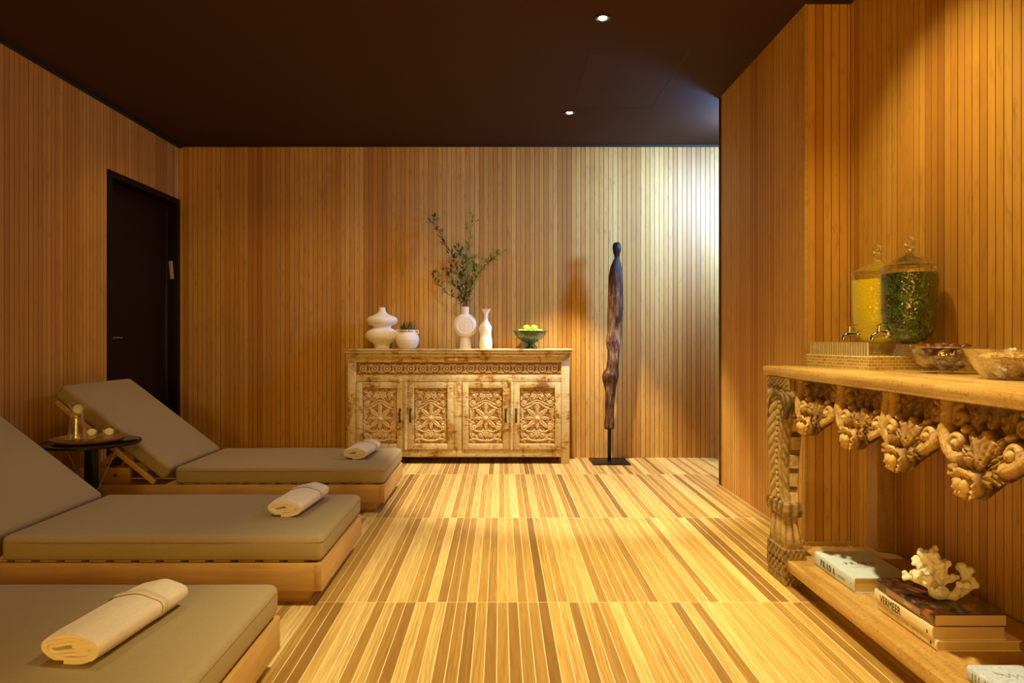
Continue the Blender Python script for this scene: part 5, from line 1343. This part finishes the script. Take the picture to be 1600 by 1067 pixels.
letters('VERMEER', 0.036, (1.2975, 2.336, z2 + 0.0075), EXs, EYs, MAT['text_black'], b4, 'title', 0.80, 0.0, 1.02)
ring_mark(2.078, z2 + 0.016, 0.005, 1.2975, b4)
z3 = z2 + 0.0402
b5, _ = book('top book of the stack with a dark glossy brown and orange jacket, under the coral', 1.300, 1.524, 2.050, 2.362, z3, 0.038, MAT['jacket'])
MB().box(1.2990, 1.3002, 2.115, 2.300, z3 + 0.008, z3 + 0.026).part('spine_label', MAT['lilac_label'], b5)
letters('V E R M E E R', 0.009, (1.2988, 2.200, z3 + 0.013), EXs, EYs, MAT['cover_cream'], b5, 'spine_lettering', 0.8)
b6, _ = book('pale blue marbled book with script lettering at the bottom right corner of the photo', 1.281, 1.520, 1.585, 1.878, sz, 0.040, MAT['blue_cover'])
m = MB(); z = sz + 0.0404; P = []
for k in range(60):
    t = k / 59; P.append((1.335 + 0.125 * t, 1.815 + 0.010 * math.sin(t * 40) * (1 - 0.3 * t) + 0.004 * math.sin(t * 9), z))
m.tube([(1.325, 1.840, z), (1.330, 1.826, z), (1.348, 1.818, z)] , [0.0009, 0.0016, 0.0008], 5); m.tube(P, 0.0009, 5); m.part('script_lettering', MAT['text_grey'], b6)
MB().box(1.362, 1.50, 1.60, 1.775, sz + 0.0400, sz + 0.0406).part('cover_picture', MAT['cover_cream'], b6)
MB().box(1.370, 1.492, 1.608, 1.765, sz + 0.0406, sz + 0.0410).part('cover_inset', MAT['lemon_pale'], b6)
m = MB(); r = random.Random(5); y = 1.855
while y > 1.62: m.box(1.2802, 1.2812, y - 0.0025, y, sz + 0.006, sz + 0.006 + r.uniform(0.014, 0.028)); y -= r.uniform(0.007, 0.014)
m.part('spine_lettering', MAT['text_grey'], b6)

# ------------------------------------------------------------------ coral on the stack
def coral():
    r = random.Random(21); m = MB(); base = Vector((1.392, 2.17, z3 + 0.0375))
    def knob(c, s_): m.ball(c, s_, 10, 8)
    def arm(p, d, L, rad, depth):
        d = d.normalized(); q = p; n_ = 5
        for k in range(n_):
            d2 = (d + Vector((r.uniform(-.2, .2), r.uniform(-.2, .2), r.uniform(-.1, .2)))).normalized()
            nq = q + d2 * (L / n_); rr_ = rad * (1 - 0.10 * k / n_)
            m.tube([q, nq], [rr_, rr_ * 0.97], 10); knob(nq, rr_ * 1.02); q, d = nq, d2
        if depth > 0:
            for s_ in range(r.choice((3, 3, 4))):
                dd = (d + Vector((r.uniform(-1, 1), r.uniform(-.9, .9), r.uniform(-.35, .8)))).normalized()
                arm(q, dd, L * r.uniform(0.5, 0.72), rad * 0.80, depth - 1)
        else: knob(q, rad * 1.25)
    m.ball(base + Vector((0.0, 0, 0.024)), 0.027, 14, 10, (1.2, 0.9, 0.9))
    for d, L, rd in (((-.9, .1, .75), .056, .0105), ((-.45, -.3, 1.1), .060, .011), ((.0, .3, 1.2), .066, .0115), ((-1.1, .2, .3), .050, .010), ((-.7, .6, .9), .052, .010), ((-.2, -.6, .9), .048, .010), ((-1.3, -.2, .1), .044, .010)):
        arm(base + Vector((0, 0, 0.038)), Vector(d), L, rd, 2)
    for q in range(12):
        a = q * 0.9; arm(base + Vector((-0.012, 0, 0.045)), Vector((-.25 + math.cos(a), math.sin(a), r.uniform(.3, 1.1))), r.uniform(.030, .050), .0085, 1)
    # separate fan to the right
    m.tube([base + Vector((0.0, 0, 0.018)), base + Vector((0.045, -0.008, 0.012)), base + Vector((0.07, 0, 0.02))], [0.014, 0.013, 0.012], 10)
    arm(base + Vector((0.058, 0, 0.018)), Vector((.25, 0, 1)), .050, .0115, 2); arm(base + Vector((0.045, -0.01, 0.016)), Vector((.1, -.4, .9)), .036, .012, 1); arm(base + Vector((0.065, 0, 0.02)), Vector((1, 0.1, .45)), .038, .012, 1)
    me = m.mesh(); o = bpy.data.objects.new('coral_tmp', me); COL.objects.link(o)
    md = o.modifiers.new('r', 'REMESH'); md.mode = 'VOXEL'; md.voxel_size = 0.0026
    sm = o.modifiers.new('s', 'SMOOTH'); sm.iterations = 2; sm.factor = 0.6
    dg = bpy.context.evaluated_depsgraph_get(); dg.update(); me2 = bpy.data.meshes.new_from_object(o.evaluated_get(dg)); bpy.data.objects.remove(o)
    co = np.empty(len(me2.vertices) * 3); me2.vertices.foreach_get('co', co); co = co.reshape(-1, 3)
    for v in me2.vertices: v.co += Vector(mnoise.noise_vector(v.co * 70)) * 0.0022
    lo = min(v.co.z for v in me2.vertices); 
    for v in me2.vertices: v.co.z = max(v.co.z, z3 + 0.0384)
    return me2
solo('coral', coral(), MAT['coral'], 'branching white coral standing on top of the book stack', 'coral', deg=180)
# ------------------------------------------------------------------ light
def lamp(name, typ, loc, energy, col, **kw):
    l = bpy.data.lights.new(name, typ); l.energy = energy; l.color = col
    o = bpy.data.objects.new(name, l); COL.objects.link(o); o.location = loc
    tgt = kw.pop('target', None)
    for k, v in kw.items(): setattr(l, k, v)
    if tgt is not None: o.rotation_euler = (Vector(tgt) - Vector(loc)).to_track_quat('-Z', 'Y').to_euler()
    return o
AMB = (1.0, 0.57, 0.08); NEU = (1.0, 0.78, 0.50); WW = (1.0, 0.75, 0.33)
R_ = math.radians
def down(x, y, e, col=WW, cone=62, blend=0.35, size=0.03, z=CEIL - 0.02, tgt=None):
    return lamp('spot_lamp', 'SPOT', (x, y, z), e, col, spot_size=R_(cone), spot_blend=blend, shadow_soft_size=size, target=tgt or (x, y + 0.0001, 0))
down(0.54, 3.606, 215, WW, 66, 0.9)
down(0.518, 5.123, 420, (1.0, 0.80, 0.50), 64, 0.35)
down(0.54, 2.09, 330, WW, 78, 0.7)
down(0.54, 0.57, 80, WW, 90, 0.9)
down(-1.45, 2.4, 46, NEU, 100, 1.0, 0.15)
down(-1.45, 4.1, 42, NEU, 100, 1.0, 0.15)
lamp('room_glow', 'POINT', (-0.9, -1.6, 1.25), 150, (1.0, 0.64, 0.12), shadow_soft_size=0.35)
lamp('room_glow', 'POINT', (0.6, -1.9, 2.0), 60, AMB, shadow_soft_size=0.4)
down(-0.55, 4.45, 60, (1.0, 0.80, 0.52), 46, 1.0, 0.05, tgt=(-0.60, 5.80, 0.95))  # added spot without a fixture, brightens the vases and sideboard
for x in (-2.2, -1.2, -0.2): down(x, 5.1, 22, AMB, 130, 1.0, 0.08)
down(1.15, 2.55, 90, (1.0, 0.72, 0.22), 90, 1.0, 0.04, tgt=(1.66, 2.75, 1.2))
lamp('corridor_daylight', 'POINT', (1.95, 5.22, 2.58), 75, (0.24, 0.48, 1.0), shadow_soft_size=0.10)
lamp('corridor_daylight', 'SPOT', (2.25, 4.98, 2.30), 300, (0.27, 0.50, 1.0), shadow_soft_size=0.15, spot_size=R_(92), spot_blend=1.0, target=(1.25, 5.99, 1.85))

w = bpy.data.worlds.new('w'); scene.world = w; w.use_nodes = True
w.node_tree.nodes['Background'].inputs[0].default_value = (1.0, 0.75, 0.5, 1); w.node_tree.nodes['Background'].inputs[1].default_value = 0.05

# ------------------------------------------------------------------ camera
cam = bpy.data.cameras.new('camera'); co_ = bpy.data.objects.new('camera', cam); COL.objects.link(co_)
cam.sensor_width = 36.0; cam.lens = 1067.0 / 1600 * 36; cam.shift_x = 18.0 / 1600; cam.shift_y = -5.5 / 1600
co_.location = (0, 0, H); co_.rotation_euler = (PI / 2, 0, 0); cam.clip_start = 0.05
scene.camera = co_
scene.view_settings.view_transform = 'Standard'; scene.view_settings.look = 'None'; scene.view_settings.exposure = 0.0
cy = scene.cycles
cy.use_denoising = True
try: cy.denoiser = 'OPENIMAGEDENOISE'
except Exception: pass
cy.max_bounces = 9; cy.diffuse_bounces = 5; cy.glossy_bounces = 4; cy.transmission_bounces = 6; cy.transparent_max_bounces = 24
cy.sample_clamp_indirect = 6.0; cy.caustics_reflective = False; cy.caustics_refractive = False
cy.use_adaptive_sampling = True
